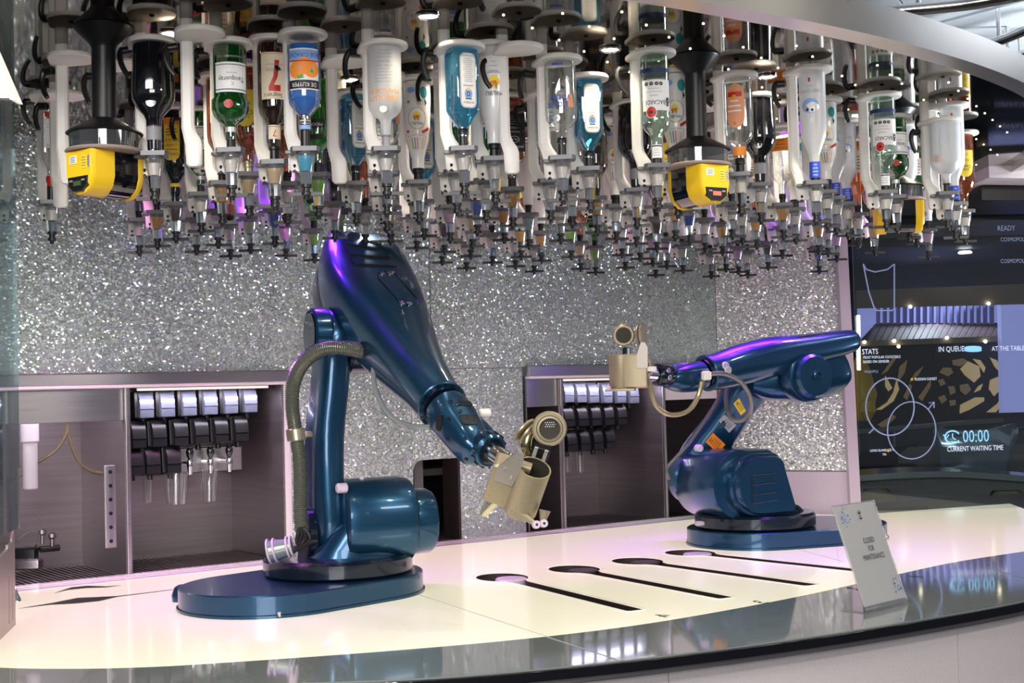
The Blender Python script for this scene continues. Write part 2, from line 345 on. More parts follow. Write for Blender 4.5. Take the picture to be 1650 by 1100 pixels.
# ---------------------------------------------------------------- steel back bar
def cabinet(x0, x1, ytop, label, header=None, depth=.5, dispensers=None, grate=True, hmat='steel', ylow=700):
    s0, s1 = SX(x0, ylow), SX(x1, ylow); zt = WP((x0+x1)/2, ytop)[1]
    c = thing('back_bar_cabinet', label, 'cabinet', WL((s0+s1)/2, 0, TOP), 'steel cabinets along the back wall')
    mb = MB(); wbox(mb, s0, s1, TOP-.02, zt, depth, depth+.02); mb.build('back_panel', 'steel_dark', c)
    for a in (s0, s1-.008):
        mb = MB(); wbox(mb, a, a+.008, TOP-.02, zt, 0, depth); mb.build('side_panel', 'steel_dark', c)
    mb = MB(); wbox(mb, s0, s1, zt, zt+.01, 0, depth); mb.build('top_panel', 'steel_dark', c)
    mb = MB(); wbox(mb, s0, s1, TOP-.04, TOP-.02, 0, depth); mb.build('tray', 'steel_black', c)
    if grate:
        mb = MB(); k = int((s1-s0)/.022)
        for i in range(k): wbox(mb, s0+.01+i*.022, s0+.016+i*.022, TOP-.014, TOP-.006, .01, depth)
        wbox(mb, s0, s1, TOP-.018, TOP-.014, .01, .03); wbox(mb, s0, s1, TOP-.018, TOP-.014, depth/2, depth/2+.02)
        g = mb.build('floor_grate', 'steel', c)
    if grate:
        mb = MB(); wbox(mb, s0+.05, s1-.05, zt-.012, zt-.002, .03, .045, .001); mb.build('light_strip', 'lamp_soft', c)
        q = WL((s0+s1)/2, .05, zt-.02); lamp('cabinet_lamp', 'AREA', q, q + BK*.1 - UP*.4, 2.2, (.95, .85, 1), s1-s0-.1, .02)
    if header:
        mb = MB(); wbox(mb, s0+.008, s1-.008, WP((x0+x1)/2, header)[1], zt, .004, .02, .002); mb.build('header_panel', hmat, c)
    return c, s0, s1, zt
SB = SX(458, 700)
rail = thing('top_rail', 'long brushed steel rail over the left cabinets under the sparkling wall', 'rail', WL(.5, 0, z_band0), 'steel rails over the cabinets')
mb = MB(); wbox(mb, -.4, SX(470, 610), z_band0+.006, z_band1, -.03, .03, .004); mb.build('rail', 'steel', rail)
mb = MB(); wbox(mb, -.4, SX(470, 610), z_band0-.004, z_band0+.008, -.035, .02, .003); mb.build('lip', 'rear_ledge', rail)
sb0, sb1 = SX(846, 600), SX(1160, 600); zb1 = WP(900, 588)[1]; zb0 = WP(900, 607)[1]
rail = thing('top_rail', 'short brushed steel rail over the right cabinets behind the raised cup', 'rail', WL(2.6, 0, zb0), 'steel rails over the cabinets')
mb = MB(); wbox(mb, sb0, sb1, zb0+.004, zb1, -.03, .03, .004); mb.build('rail', 'steel', rail)
mb = MB(); wbox(mb, sb0, sb1, zb0-.006, zb0+.006, -.034, .02, .003); mb.build('lip', 'rear_ledge', rail)
c1, a0, a1, zt1 = cabinet(-60, 204, 622, 'open steel cabinet at far left with white pipe and small valves inside', header=682)
c2, b0, b1, zt2 = cabinet(207, 458, 622, 'steel cabinet left of the big robot, holding black dispensers and taps')
mb = MB(); wbox(mb, b1, s_a, TOP, z_band0, 0, .03, .003); mb.build('stile', 'rear_ledge', c2)
mb = MB(); wbox(mb, b0-.014, b0, TOP-.02, z_band0, -.012, .01, .002); mb.build('stile', 'steel', c2)
c3, e0, e1, zt3 = cabinet(848, 903, 608, 'narrow dark steel cabinet with purple tinted header behind the tilted cup', header=655, grate=False)
c4, d0, d1, zt4 = cabinet(905, 1069, 608, 'steel cabinet between the two robots, holding black dispensers')
c5, f0, f1, zt5 = cabinet(1072, 1160, 600, 'dark steel cabinet hidden behind the lower arm of the right robot', header=643, grate=False, hmat='rear_ledge')
for s_, c_ in ((d0, c4), (d1, c4)):
    mb = MB(); wbox(mb, s_-.006, s_+.006, TOP-.02, zt4, -.012, .01, .002); mb.build('stile', 'steel', c_)
# pipes, tube, valves and perforated strip of the leftmost cabinet
tb = thing('white_pipe', 'white plastic drain pipe hanging inside the leftmost steel cabinet', 'pipe', WL(SX(50), .12, 1.3))
s_, z_ = WP(48, 690, .12); zl = WP(48, 788, .12)[1]
mb = MB(); mb.cyl(WL(s_, .12, zl), WL(s_, .12, z_), .026, bev=.003); mb.build('tube', 'pipe_white', tb)
mb = MB(); mb.cyl(WL(s_, .12, z_-.05), WL(s_, .12, z_+.04), .032, bev=.003); mb.build('collar', 'pipe_white', tb)
def wpath(pts, t): return [WL(WP(x, y, t)[0], t, WP(x, y, t)[1]) for x, y in pts]
mb = MB(); mb.tube(wpath([(109, 682), (106, 700), (90, 725), (60, 745), (25, 770), (-10, 785)], .25), .007, 8, smooth=5); tag(mb.build('drain_hose', 'hose_brown'), 'thin brown hose sloping down to the left in the leftmost cabinet', 'hose', 'hoses in the leftmost cabinet')
mb = MB(); mb.tube(wpath([(110, 682), (113, 710), (125, 740), (145, 758), (168, 763)], .25), .007, 8, smooth=5); tag(mb.build('drain_hose', 'hose_brown'), 'thin brown hose curving right to the perforated strip', 'hose', 'hoses in the leftmost cabinet')
s0_, z1_ = WP(168, 750, 0); s1_, z0_ = WP(188, 882, 0)
ps = thing('perforated_strip', 'pale steel strip with six holes hanging in the leftmost cabinet', 'bracket', WL(s0_, .02, z0_))
mb = MB(); wbox(mb, s0_, s1_, z0_, z1_, .0, .008, .002); mb.build('plate', 'steel', ps)
for i in range(6):
    mb = MB(); z_ = z1_ - (z1_-z0_)*(.08+.167*i); mb.cyl(WL((s0_+s1_)/2, .001, z_), WL((s0_+s1_)/2, -.004, z_), .007, n=10); mb.build('bolt', 'black', ps)
vs = thing('valve_set', 'dark plumbing valves and thin wires low in the leftmost cabinet', 'valve', WL(SX(60), .3, TOP))
def wp3(x, y, t): s_, z_ = WP(x, y, t); return WL(s_, t, z_)
mb = MB(); mb.cyl(wp3(64, 885, .3), wp3(96, 882, .3), .012, bev=.002); mb.cyl(wp3(40, 905, .3), wp3(62, 880, .3), .012); mb.box(wp3(40, 893, .3), (.09, .05, .05), bev=.006); mb.build('valve_body', 'black', vs)
for x, y in ((68, 862), (84, 868)):
    mb = MB(); mb.cyl(wp3(x, y+14, .3), wp3(x, y, .3), .008); mb.lathe([(.006, 0), (.016, .006), (.014, .02), (.004, .026)], 14, wp3(x, y, .3)); mb.build('valve_knob', 'steel_dark', vs)
mb = MB(); mb.tube(wpath([(30, 868), (50, 855), (62, 862), (56, 880), (36, 876)], .3), .003, 6, smooth=6); mb.tube(wpath([(28, 825), (50, 822), (66, 840), (70, 862)], .32), .002, 6, smooth=6); mb.build('wire', 'steel_dark', vs)
mb = MB(); mb.box(wp3(45, 908, .28), (.10, .06, .04), bev=.006); mb.build('manifold', 'steel', vs)

# dispensers
words = ['first', 'second', 'third', 'fourth', 'fifth', 'sixth', 'seventh', 'eighth', 'ninth', 'tenth', 'eleventh', 'twelfth', 'thirteenth', 'fourteenth', 'fifteenth', 'sixteenth', 'seventeenth', 'eighteenth', 'nineteenth', 'twentieth']
def ordw(i):
    if i < 20: return words[i]
    tens = {2: 'twenty', 3: 'thirty', 4: 'forty', 5: 'fifty'}; t, u = divmod(i+1, 10)
    return {2: 'twentieth', 3: 'thirtieth', 4: 'fortieth', 5: 'fiftieth'}[t] if u == 0 else tens[t] + '-' + words[u-1]
mat('disp_face', (.20, .22, .30), .16, .55, coat=.7); mat('disp_face_dark', (.008, .008, .011), .42, .1)
w_ = .066; h_ = .106
mbH = MB(); mbH.box((0, .06, 0), (w_+.012, .13, h_), bev=.006); meH = mbH.mesh('housing', 'black')
def face_mesh(m):
    mb = MB(); prof = [(-.5, .02), (-.49, -.026), (-.22, -.030), (-.20, -.027), (-.18, -.032), (.12, -.030), (.30, -.022), (.43, -.006), (.5, .02)]
    mb.rings([[Vector((x, y, z*h_)) for z, y in prof] for x in (-w_*.41, -w_*.40, w_*.40, w_*.41)], closed=True); return mb.mesh('push_lever', m, ang=50)
meF, meF2 = face_mesh('disp_face'), face_mesh('disp_face_dark')
mbN = MB(); mbN.cyl((0, .02, -h_/2-.02), (0, .02, -h_/2), .011, n=12); meN = mbN.mesh('nozzle', 'black')
rotU = math.atan2(U.y, U.x)
def dispenser(px, py, t, label, bright, sc_=1.0):
    s_, z_ = WP(px, py, t); o = thing('drink_dispenser', label, 'dispenser', WL(s_, t, z_), 'black drink dispensers in the back bar'); o.rotation_euler = (radians(-6), 0, rotU)
    o.scale = (sc_,)*3
    inst('housing', meH, o); inst('push_lever', meF if bright else meF2, o); inst('nozzle', meN, o)
def place_row(xs, y, t, bright, rowname, cab, y1=None):
    for i, x in enumerate(xs):
        yy = y if y1 is None else y + (y1-y)*i/(len(xs)-1)
        dispenser(x, yy, t, f'{"shiny fronted" if bright else "matt black"} drink dispenser, {words[i]} from left in {rowname} row of {cab}', bright)
t_d = .12
place_row([232, 266, 301, 335, 368, 399], 652, t_d, True, 'top', 'the left cabinet', 644)
place_row([220, 253, 288, 321, 353, 385], 700, t_d, False, 'middle', 'the left cabinet', 690)
place_row([214, 243, 276], 743, t_d, False, 'bottom', 'the left cabinet', 740)
place_row([905+6, 931, 951, 973, 995, 1016], 631, t_d, True, 'top', 'the right cabinet', 633)
place_row([911, 933, 955, 976, 997], 670, t_d, False, 'middle', 'the right cabinet', 667)
place_row([916, 937, 958, 978], 710, t_d, False, 'bottom', 'the right cabinet', 705)
mb = MB(); s0_, z1_ = WP(288, 722, .18); s1_, z0_ = WP(390, 757, .18); wbox(mb, s0_, s1_, z0_, z1_, .18, .20, .003); tag(mb.build('tap_plate', 'steel'), 'steel mounting plate behind the three chrome taps', 'plate')
for i, x in enumerate((298, 331, 361)):
    y = 745 - i*2; s_, z_ = WP(x, y, .17)
    o = thing('beer_tap', ['left', 'middle', 'right'][i] + ' chrome tap of three on the steel plate in the left cabinet', 'tap', WL(s_, .17, z_), 'chrome taps in the left cabinet')
    mb = MB(); mb.cyl(WL(s_, .18, z_), WL(s_, .12, z_), .011); mb.lathe([(.009, -.045), (.011, -.02), (.014, 0), (.010, .012)], 14, WL(s_, .12, z_)); mb.build('spout', 'chrome', o)
    mb = MB(); mb.lathe([(.006, 0), (.014, .02), (.016, .035), (.008, .05)], 14, WL(s_, .12, z_+.01)); mb.build('handle', 'black_gloss', o)
for i, (x0, x1, y0, y1) in enumerate([(230, 246, 767, 808), (265, 303, 762, 810), (323, 352, 758, 806), (908, 920, 725, 760), (928, 941, 725, 760)]):
    s0_, z1_ = WP(x0, y0, .14); s1_, z0_ = WP(x1, y1, .14)
    o = thing('clear_sleeve', 'clear plastic sleeve hanging under the dispensers, ' + ['left one of three', 'wide middle one of three', 'right one of three', 'left one in the right cabinet', 'right one in the right cabinet'][i], 'sleeve', WL(s0_, .14, z0_), 'clear sleeves under the dispensers')
    mb = MB(); rr = (s1_-s0_)/2; mb.lathe([(rr*.86, z0_), (rr, z1_)], 20, WL(s0_+rr, .14, 0) , caps=False); mb.v = [v for v in mb.v]; mb.build('sleeve', 'acrylic', o)

# ---------------------------------------------------------------- counter
def P2(v, z): return Vector((v[0], v[1], z))
outer_f = [(-2.3, 3.85), (-1.9, 3.38), (-1.45, 3.13), (-.95, 3.04), (-.45, 3.03), (-.14, 3.06), (.261, 3.19), (.714, 3.402), (1.1, 3.63), (1.456, 3.872), (1.85, 4.2), (2.3, 4.65), (2.6, 5.1)]
white_f = [(-1.72, 3.85), (-1.66, 3.62), (-1.52, 3.42), (-1.3, 3.30), (-1.1, 3.255), (-.9, 3.25), (-.668, 3.29), (-.3, 3.38), (.053, 3.503), (.398, 3.693), (.851, 4.055), (1.226, 4.42), (1.55, 4.72), (1.95, 5.0), (2.3, 5.25)]
outer = spline([Vector((x, y, 0)) for x, y in outer_f], 8); white = spline([Vector((x, y, 0)) for x, y in white_f], 8)
back_r = [WR1 + Vector((.9, .35, 0)), WR1 + Vector((.05, 0, 0)), WR0]
def zed(ps, z): return [Vector((p.x, p.y, z)) for p in ps]
led = .13   # depth of the ledge strip in front of the cabinets
counter = thing('bar_counter', 'large curved white glowing bar counter with grey glass border', 'counter', (0, 4.2, TOP-.04))
# white top with slots cut by a boolean
wp_ = zed(white, TOP) + zed(back_r, TOP)[:2] + [P2(WL(s_end, 0, 0)-BK*led-U*.1, TOP), P2(WL(-.6, 0, 0)-BK*led*1.0, TOP)]
og = zed(outer, TOP-.004)
mb = MB(); full = zed(outer, TOP-.036) + [Vector((3.4, 6.9, TOP-.036)), P2(WR1, TOP-.036), P2(WR0, TOP-.036), P2(WL(-.8, 0, 0), TOP-.036)]
mb.poly(full, (0, 0, .005)); mb.build('underlay', 'steel_dark', counter)
# glass border ring between outer edge and the white top
def resample(ps, n):
    L = [0];
    for a, b in zip(ps, ps[1:]): L.append(L[-1]+(b-a).length)
    out = []; j = 0
    for i in range(n):
        d = L[-1]*i/(n-1)
        while j < len(L)-2 and L[j+1] < d: j += 1
        k = (d-L[j])/max(1e-9, L[j+1]-L[j]); out.append(ps[j].lerp(ps[j+1], min(1, k)))
    return out
oa, wa = resample(outer, 90), resample(white, 90)
mb = MB(); mb.rings([[*[Vector((p.x, p.y, z)) for p, z in ((o, TOP-.0002), (w, TOP-.0002), (w, TOP-.03), (o, TOP-.03))]] for o, w in zip(oa, wa)]); mb.build('glass_border', 'counter_edge_glass', counter, ang=30)
def offs(ps, d, z):
    out = []
    for i, p in enumerate(ps):
        t = (ps[min(i+1, len(ps)-1)]-ps[max(i-1, 0)]).normalized(); out.append(Vector((p.x - t.y*d, p.y + t.x*d, z)))
    return out
mb = MB(); a_, b_ = offs(oa, -.008, TOP-.028), offs(oa, .01, TOP-.028)
mb.rings([[a + UP*0, a + UP*.022, b + UP*.0268, b + UP*0] for a, b in zip(a_, b_)]); mb.build('edge_trim', 'black_gloss', counter)
mb = MB(); a_ = offs(oa, .0, TOP-.042); mb.rings([[a + Vector((0, 0, 0)), a + UP*.0135, b + UP*.0135, b] for a, b in zip(a_, offs(oa, .04, TOP-.042))]); mb.build('under_trim', 'steel', counter)
# front fascia in panels
fa, fb = offs(oa, .05, 0), offs(oa, .075, 0)
fas = thing('counter_front', 'pale grey speckled panelled front below the counter edge', 'panel', (0, 3.3, 0))
for i0 in range(0, 89, 15):
    i1 = min(89, i0+15); mb = MB(); r_ = []
    for i in range(i0, i1+1):
        r_.append([fa[i] + UP*.08, fa[i] + UP*(TOP-.042), fb[i] + UP*(TOP-.042), fb[i] + UP*.08])
    r_[0] = [p.lerp(q, .04) for p, q in zip(r_[0], r_[1])]; mb.rings(r_); mb.build('front_panel', 'fascia', fas)
mb = MB(); fc = offs(oa, .078, 0); fd = offs(oa, .10, 0); mb.rings([[a + UP*.0, a + UP*(TOP-.06), b + UP*(TOP-.06), b] for a, b in zip(fc, fd)]); mb.build('backing', 'fascia_line', fas)
# slots
slots = [((-.065, 4.64), (.335, 3.88), '4'), ((.19, 4.80), (.625, 4.06), '3'), ((.43, 4.97), (.93, 4.27), '2'), ((.65, 5.17), (1.17, 4.55), '1')]
holes = []
for (a, b, num) in slots:
    a, b = Vector((*a, 0)), Vector((*b, 0)); d = (b-a).normalized(); n = Vector((-d.y, d.x, 0)); R = .105; hw = .026; c0 = a + d*.02
    pts = []
    for i in range(25):
        t = radians(28 + (360-56)*i/24); pts.append(c0 + d*(R*cos(t)) + n*(R*.82*sin(t)))
    pts = pts + [c0 + d*(R+.03) - n*hw, b - n*hw, b + d*.012 - n*hw*.5, b + d*.012 + n*hw*.5, b + n*hw, c0 + d*(R+.03) + n*hw]
    holes.append((pts, a, b, d, n, c0, R))
from mathutils.geometry import tessellate_polygon
loops = [zed(wp_, TOP)] + [zed(h_[0], TOP) for h_ in holes]
flat = [p for l in loops for p in l]; tris = tessellate_polygon(loops)
mb = MB(); mb.add(flat, [list(t) for t in tris]); k0 = 0
mb.add([p - UP*.03 for p in loops[0]] + loops[0], [[i, (i+1) % len(loops[0]), len(loops[0])+(i+1) % len(loops[0]), len(loops[0])+i] for i in range(len(loops[0]))])
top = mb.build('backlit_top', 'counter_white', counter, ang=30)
for pts, a, b, d, n, c0, R in holes:
    mb = MB(); big = [p + (p-c0)*.0 for p in pts]
    mb.rings([zed(big, TOP-.001), zed(big, TOP-.0315)], caps=False); mb.add(zed(big, TOP-.0305), [list(range(len(big)))]); mb.build('slot_tray', 'slot_dark', counter)
    # fine engraved outline round the slot
    out_ = [p + (p-c0).normalized()*.012 if (p-c0).length < R*1.3 else p + n*(.010 if (p-c0).dot(n) > 0 else -.010) for p in pts]
    mb = MB(); lp = out_ + [out_[0]]; mb.tube(zed(lp, TOP+.0002), .0016, 4, caps=False); mb.build('slot_outline', 'plastic_white', counter)
    mb = MB(); mb.cyl(P2(c0 + d*.01 + n*.03, TOP-.03), P2(c0 + d*.01 + n*.03, TOP-.004), .055, n=24, bev=.004); mb.build('cup_rest', 'lilac_white' if slots[holes.index((pts, a, b, d, n, c0, R))][2] in '41' else 'slot_dark', counter)
for (x, y), s_, k in (((1070, 992), '4', 0), ((1226, 970), '3', 1), ((1377, 948), '2', 2), ((1478, 929), '1', 3)):
    p = PZ(x, y); d = holes[k][3]; n = holes[k][4]
    mb = MB(); put_text(mb, s_, P2(p, TOP+.0006), -n, d*-1, .080); mb.build('slot_number', 'ink', counter)
# seams of the glass
for q0, q1 in (((650, 950), (1000, 1064)), ((1340, 838), (1352, 905)), ((1590, 914), (1700, 945)), ((1260, 878), (1360, 905))):
    mb = MB(); mb.tube([PZ(*q0, TOP+.0004), PZ(*q1, TOP+.0004)], .0012, 4); mb.build('glass_seam', 'silver_ink', counter)
# ledge strips in front of cabinets
mb = MB()
for t0, t1, z in ((-.045, -.0, .004), (-.085, -.05, .002), (-led-.01, -.09, .001)): wbox(mb, -.6, s_end, TOP-.02, TOP+z, t0, t1, .001)
tag(mb.build('trim_2', 'rear_ledge'), kind='structure')
mb = MB(); a_ = WR0; rbox(mb, 0, LR, TOP-.02, TOP+.004, -.05, 0, .001); tag(mb.build('trim_3', 'rear_ledge'), kind='structure')
# curved finger gaps in the ledge at left
for i, (q, th) in enumerate(((((88, 955), (110, 950), (140, 947), (170, 946), (195, 943)), ((195, 943), (170, 944.5), (140, 943.5), (115, 946), (88, 955))),
                             (((30, 980), (80, 974), (120, 972), (160, 968), (190, 961), (285, 949)), ((285, 948.6), (190, 960), (160, 961.5), (125, 963), (85, 971), (30, 980))))):
    mb = MB(); l1 = [PZ(x, y, TOP+.0015) for x, y in q]; l2 = [PZ(x, y, TOP+.0015) for x, y in th]
    mb.poly(l1 + l2, (0, 0, .0006)); tag(mb.build('hand_gap', 'black', counter))

# ---------------------------------------------------------------- floor
mb = MB(); mb.box((0, 8, -.02), (30, 36, .04)); tag(mb.build('floor', 'hall_dark'), kind='structure')

# ---------------------------------------------------------------- mirror ceiling
rimp = [(-2.6, 4.2), (-2.1, 3.35), (-1.5, 2.95), (-.9, 2.82), (-.3, 2.9), (.2, 3.1), (.613, 3.36), (.947, 3.60), (1.235, 3.85), (1.5, 4.12), (1.75, 4.44), (2.0, 4.9), (2.2, 5.5), (2.3, 6.4), (2.2, 7.2)]
rim = spline([Vector((x, y, 0)) for x, y in rimp], 8)
ceil = tag(thing('ceiling', None, None, (0, 0, 0)), kind='structure')
mb = MB(); mb.poly(zed(rim, CEIL) + [Vector((-3.2, 7.2, CEIL))], (0, 0, .03)); mb.build('mirror_panel', 'mirror', ceil)
mb = MB(); ra, rb = offs(rim, -.0, CEIL-.03), offs(rim, -.055, CEIL-.03)
mb.rings([[a, b + UP*.01, b + UP*.10, a + UP*.10] for a, b in zip(ra, rb)]); mb.build('steel_rim', 'rim_steel', ceil)
led_me = MB().lathe([(.0034, 0), (.0034, -.002), (.002, -.003)], 10).mesh('star_light', 'led')
def inside(x, y):
    # inside rim region, clear of the edge
    c = False; P = rim + [Vector((-3.2, 7.2, 0))]
    for i in range(len(P)):
        a, b = P[i], P[i-1]
        if (a.y > y) != (b.y > y) and x < (b.x-a.x)*(y-a.y)/(b.y-a.y)+a.x: c = not c
    return c
for i in range(0, 18):
    for j in range(0, 26):
        x = i*.15 + (.075 if j % 2 else 0); y = 3.35 + j*.13
        if inside(x+.1, y-.1) and inside(x, y) and (Vector((x, y, 0))-A).dot(BK) < -.1 - TOP*0: inst('star_light', led_me, ceil, (x, y, CEIL))
dl_me = MB().lathe([(.024, 0), (.024, -.004), (.018, -.005)], 20).mesh('lamp_disc', 'lamp_warm'); tr_me = MB().torus((0, 0, -.003), (0, 0, 1), .028, .004).mesh('trim_ring', 'chrome')
for i, (x, y) in enumerate([(276, 52), (565, 127), (983, 78), (1236, 122), (690, 24), (1500, 188)]):
    p = PZ(x, y, CEIL); o = thing('downlight', ['small round downlight above the leftmost black brandy bottle', 'round downlight behind the orange lettered frosted bottle', 'bright round downlight in the mirror ceiling at the centre', 'bright round downlight above the right brandy bottle', 'dim round downlight high in the mirror ceiling', 'round downlight in the ceiling near the right end'][i], 'light', (p.x, p.y, CEIL), 'downlights in the mirror ceiling')
    inst('lamp_disc', dl_me, o); inst('trim_ring', tr_me, o)
    lamp('downlight_lamp', 'SPOT', (p.x, p.y, CEIL-.02), (p.x, p.y, 0), 5, (1, .88, .66), .03, spot=110)
# magenta lit light tubes between the rear poles
# ---------------------------------------------------------------- robots
def stadium(c1, c2, R, z, n=24):
    c1, c2 = Vector((*c1, 0)), Vector((*c2, 0)); a = math.atan2((c2-c1).y, (c2-c1).x); out = []
    for c, s in ((c2, a-pi/2), (c1, a+pi/2)):
        for i in range(n+1): t = s + pi*i/n; out.append(Vector((c.x+R*cos(t), c.y+R*sin(t), z)))
    return out
def robot_base(root, c1, c2, R=.275, lug=None):
    mb = MB(); mb.rings([stadium(c1, c2, r, TOP+z) for r, z in ((R+.006, 0), (R+.006, .008), (R, .010), (R, .062), (R-.004, .066))]); mb.build('base_plate', 'robot_blue', root)
    mb = MB(); p = Vector((*c1, 0)); mb.lathe([(.235, .068), (.242, .075), (.242, .115), (.232, .125), (.20, .128)], 56, P2(p, TOP)); mb.build('turntable', 'robot_dark', root)
    if lug:
        mb = MB(); mb.lathe([(.030, 0), (.032, .02), (.022, .045), (.010, .052)], 12, P2(lug, TOP)); mb.box(P2(lug, TOP+.02) + Vector((.02, .02, 0)), (.05, .05, .035), bev=.005); mb.build('lug', 'robot_blue', root)
    for i in range(3):
        q = stadium(c1, c2, R+.001, TOP+.004)[6+i*14]; mb = MB(); mb.cyl(q, q+UP*.014, .006, n=8); mb.build('bolt', 'chrome', root)
def frame_loft(mb, pts, h, n=40):
    """pts: (centre, a along h, b across, power) with sections square to the path"""
    secs = []
    for i, (c, a, b, pw) in enumerate(pts):
        t = (pts[min(i+1, len(pts)-1)][0] - pts[max(i-1, 0)][0]).normalized(); hh = (h - t*h.dot(t)).normalized(); secs.append((c, hh, hh.cross(t), a, b, pw))
    return mb.loft(secs, n)
def densify(pts, k=4):
    out = []
    C_ = spline([p[0] for p in pts], k); q = [Vector((p[1], p[2], p[3])) for p in pts]; Q = spline(q, k)
    return [(c, v.x, v.y, max(2, v.z)) for c, v in zip(C_, Q)]

def robot_left():
    c1, c2 = (-.585, 4.37), (-.775, 4.17)
    root = thing('robot_arm', 'large blue robot arm at left, reaching down towards the camera', 'robot', (c1[0], c1[1], TOP))
    robot_base(root, c1, c2, lug=PZ(293, 968))
    h = Vector((.91, .41, 0)).normalized(); e = Vector((h.y, -h.x, 0))     # drum axis, reach direction
    dep = 4.37
    dc = W(598, 838, dep)
    # pedestal
    mb = MB(); base = Vector((c1[0], c1[1], TOP)) + h*.0
    secs = []
    for z, a, b in ((.125, .165, .14), (.15, .155, .135), (.20, .14, .13), (dc.z-TOP, .12, .125)): secs.append((P2(base.lerp(dc, min(1, z*4)), TOP+z), h, e, a, b, 3))
    mb.loft(secs); mb.build('pedestal', 'robot_blue', root)
    # shoulder drum
    def drum(mb, c, prof, sq=2.4, Rv=1.0):
        secs = [(c + h*s, e, UP, r, r*Rv, sq) for s, r in prof]; mb.loft(secs, 44)
    mb = MB(); drum(mb, dc, [(-.115, .118), (-.108, .132), (-.08, .139), (.09, .140), (.115, .134), (.125, .120)], 2.5); mb.build('shoulder_drum', 'robot_blue', root)
    mb = MB(); drum(mb, dc - UP*.012, [(.11, .108), (.185, .107), (.20, .098), (.205, .085)], 2.3); mb.build('motor_cap', 'robot_blue', root)
    mb = MB(); q = W(552, 786, 4.22); mb.cyl(q - h*.02, q + h*.015, .016, bev=.004); mb.build('cable_gland', 'lilac_white', root)
    for x, y in ((583, 771),):
        q = W(x, y, 4.33); mb = MB(); mb.cyl(q - UP*.01, q + UP*.008, .008, n=12); mb.build('screw', 'lilac_white', root)
    # lower link
    mb = MB()
    L = [(W(530, 900, 4.36), .030, .05, 2.3), (W(527, 880, 4.36), .052, .095, 2.5), (W(524, 840, 4.36), .055, .112, 2.7), (W(522, 780, 4.36), .052, .108, 3), (W(523, 700, 4.36), .052, .098, 3.2),
         (W(530, 630, 4.36), .052, .092, 3.2), (W(535, 575, 4.36), .055, .088, 3), (W(541, 535, 4.36), .055, .092, 2.6), (W(545, 510, 4.36), .050, .065, 2.3), (W(548, 498, 4.36), .03, .03, 2)]
    frame_loft(mb, densify(L, 3), h); mb.build('lower_link', 'robot_blue', root)
    q = W(543, 537, 4.36)
    mb = MB(); mb.loft([(q - h*s, e, UP, r, r, 2) for s, r in ((.04, .084), (.085, .084), (.092, .076), (.086, .070))]); mb.build('elbow_ring', 'robot_blue', root)
    mb = MB(); mb.cyl(q - h*.094, q - h*.088, .066, n=32); mb.build('elbow_cover', 'robot_dark', root)
    q2 = W(520, 862, 4.36); mb = MB(); mb.loft([(q2 - h*s, e, UP, r, r*1.1, 2) for s, r in ((.04, .086), (.062, .086), (.068, .078))]); mb.build('joint_ring', 'robot_dark', root)
    q = W(570, 560, 4.36); mb = MB(); mb.cyl(q - h*.03, q + h*.13, .085, n=36, bev=.01); mb.build('elbow_drum', 'robot_dark', root)
    # forearm
    F = [(W(574, 392, 4.60), .100, .045, 3.4), (W(576, 400, 4.585), .118, .072, 4.2), (W(581, 425, 4.53), .140, .092, 4.5), (W(592, 462, 4.45), .152, .105, 4.2), (W(610, 503, 4.35), .148, .115, 3.6), (W(634, 545, 4.24), .128, .112, 3), (W(662, 588, 4.08), .100, .095, 2.4),
         (W(688, 622, 3.94), .080, .080, 2.1), (W(704, 643, 3.87), .073, .073, 2), (W(712, 652, 3.84), .070, .070, 2)]
    mb = MB(); frame_loft(mb, densify(F, 4), h, 48); fore = mb.build('forearm', 'robot_blue', root)
    t = (F[3][0]-F[2][0]).normalized(); up = h.cross(t); up = up if up.z > 0 else -up
    # rear motor block behind/left of the forearm
    mb = MB(); q = W(532, 478, 4.52); frame_loft(mb, densify([(W(525, 436, 4.58), .03, .06, 3), (W(527, 450, 4.56), .045, .08, 3), (W(532, 485, 4.50), .05, .085, 3), (W(540, 515, 4.46), .045, .06, 3)], 3), h); mb.build('motor_block', 'robot_dark', root)
    # vent plate and access cover on the face turned to the camera
    def face_pt(x, y):   # nearest point of the forearm surface seen at a photo pixel
        d = ray(x, y).normalized(); ok, loc, nor, _ = fore.ray_cast(EYE - root_loc, d, distance=10); return (loc + root_loc, nor) if ok else (W(x, y, 4.3), -d)
    root_loc = Vector(root.location); bpy.context.view_layer.update()
    def surf_tube(name, pts, r, m, k=8, lift=.0):
        P = []
        for a, b in zip(pts, pts[1:]):
            for i in range(k):
                p, n = face_pt(a[0]+(b[0]-a[0])*i/k, a[1]+(b[1]-a[1])*i/k); P.append(p + n*lift)
        p, n = face_pt(*pts[-1]); P.append(p + n*lift)
        mb = MB(); mb.tube(P, r, 6); return mb.build(name, m, root)
    surf_tube('vent_edge', [(553, 393), (560, 407), (569, 424), (579, 428)], .004, 'black', lift=.002)
    for a, b in (((557, 394), (621, 403)), ((564, 411), (628, 416)), ((572, 426), (638, 430))): surf_tube('vent_slit', [a, b], .005, 'black', lift=.001)
    surf_tube('access_cover', [(608, 442), (613, 437), (635, 439), (650, 456), (672, 482), (674, 490), (650, 492), (645, 488), (608, 447), (608, 442)], .0022, 'robot_dark', lift=.001)
    for x, y in ((616, 441), (629, 441), (648, 489), (660, 490)):
        p, n = face_pt(x, y); mb = MB(); mb.cyl(p - n*.004, p + n*.006, .009, n=12, bev=.002); mb.build('cover_screw', 'chrome', root)
    # end ring of the forearm
    ax = (F[-1][0]-F[-3][0]).normalized(); q = F[-1][0]
    mb = MB(); mb.cyl(q - ax*.012, q + ax*.006, .0745, n=40, bev=.003); mb.build('end_ring', 'robot_blue', root)
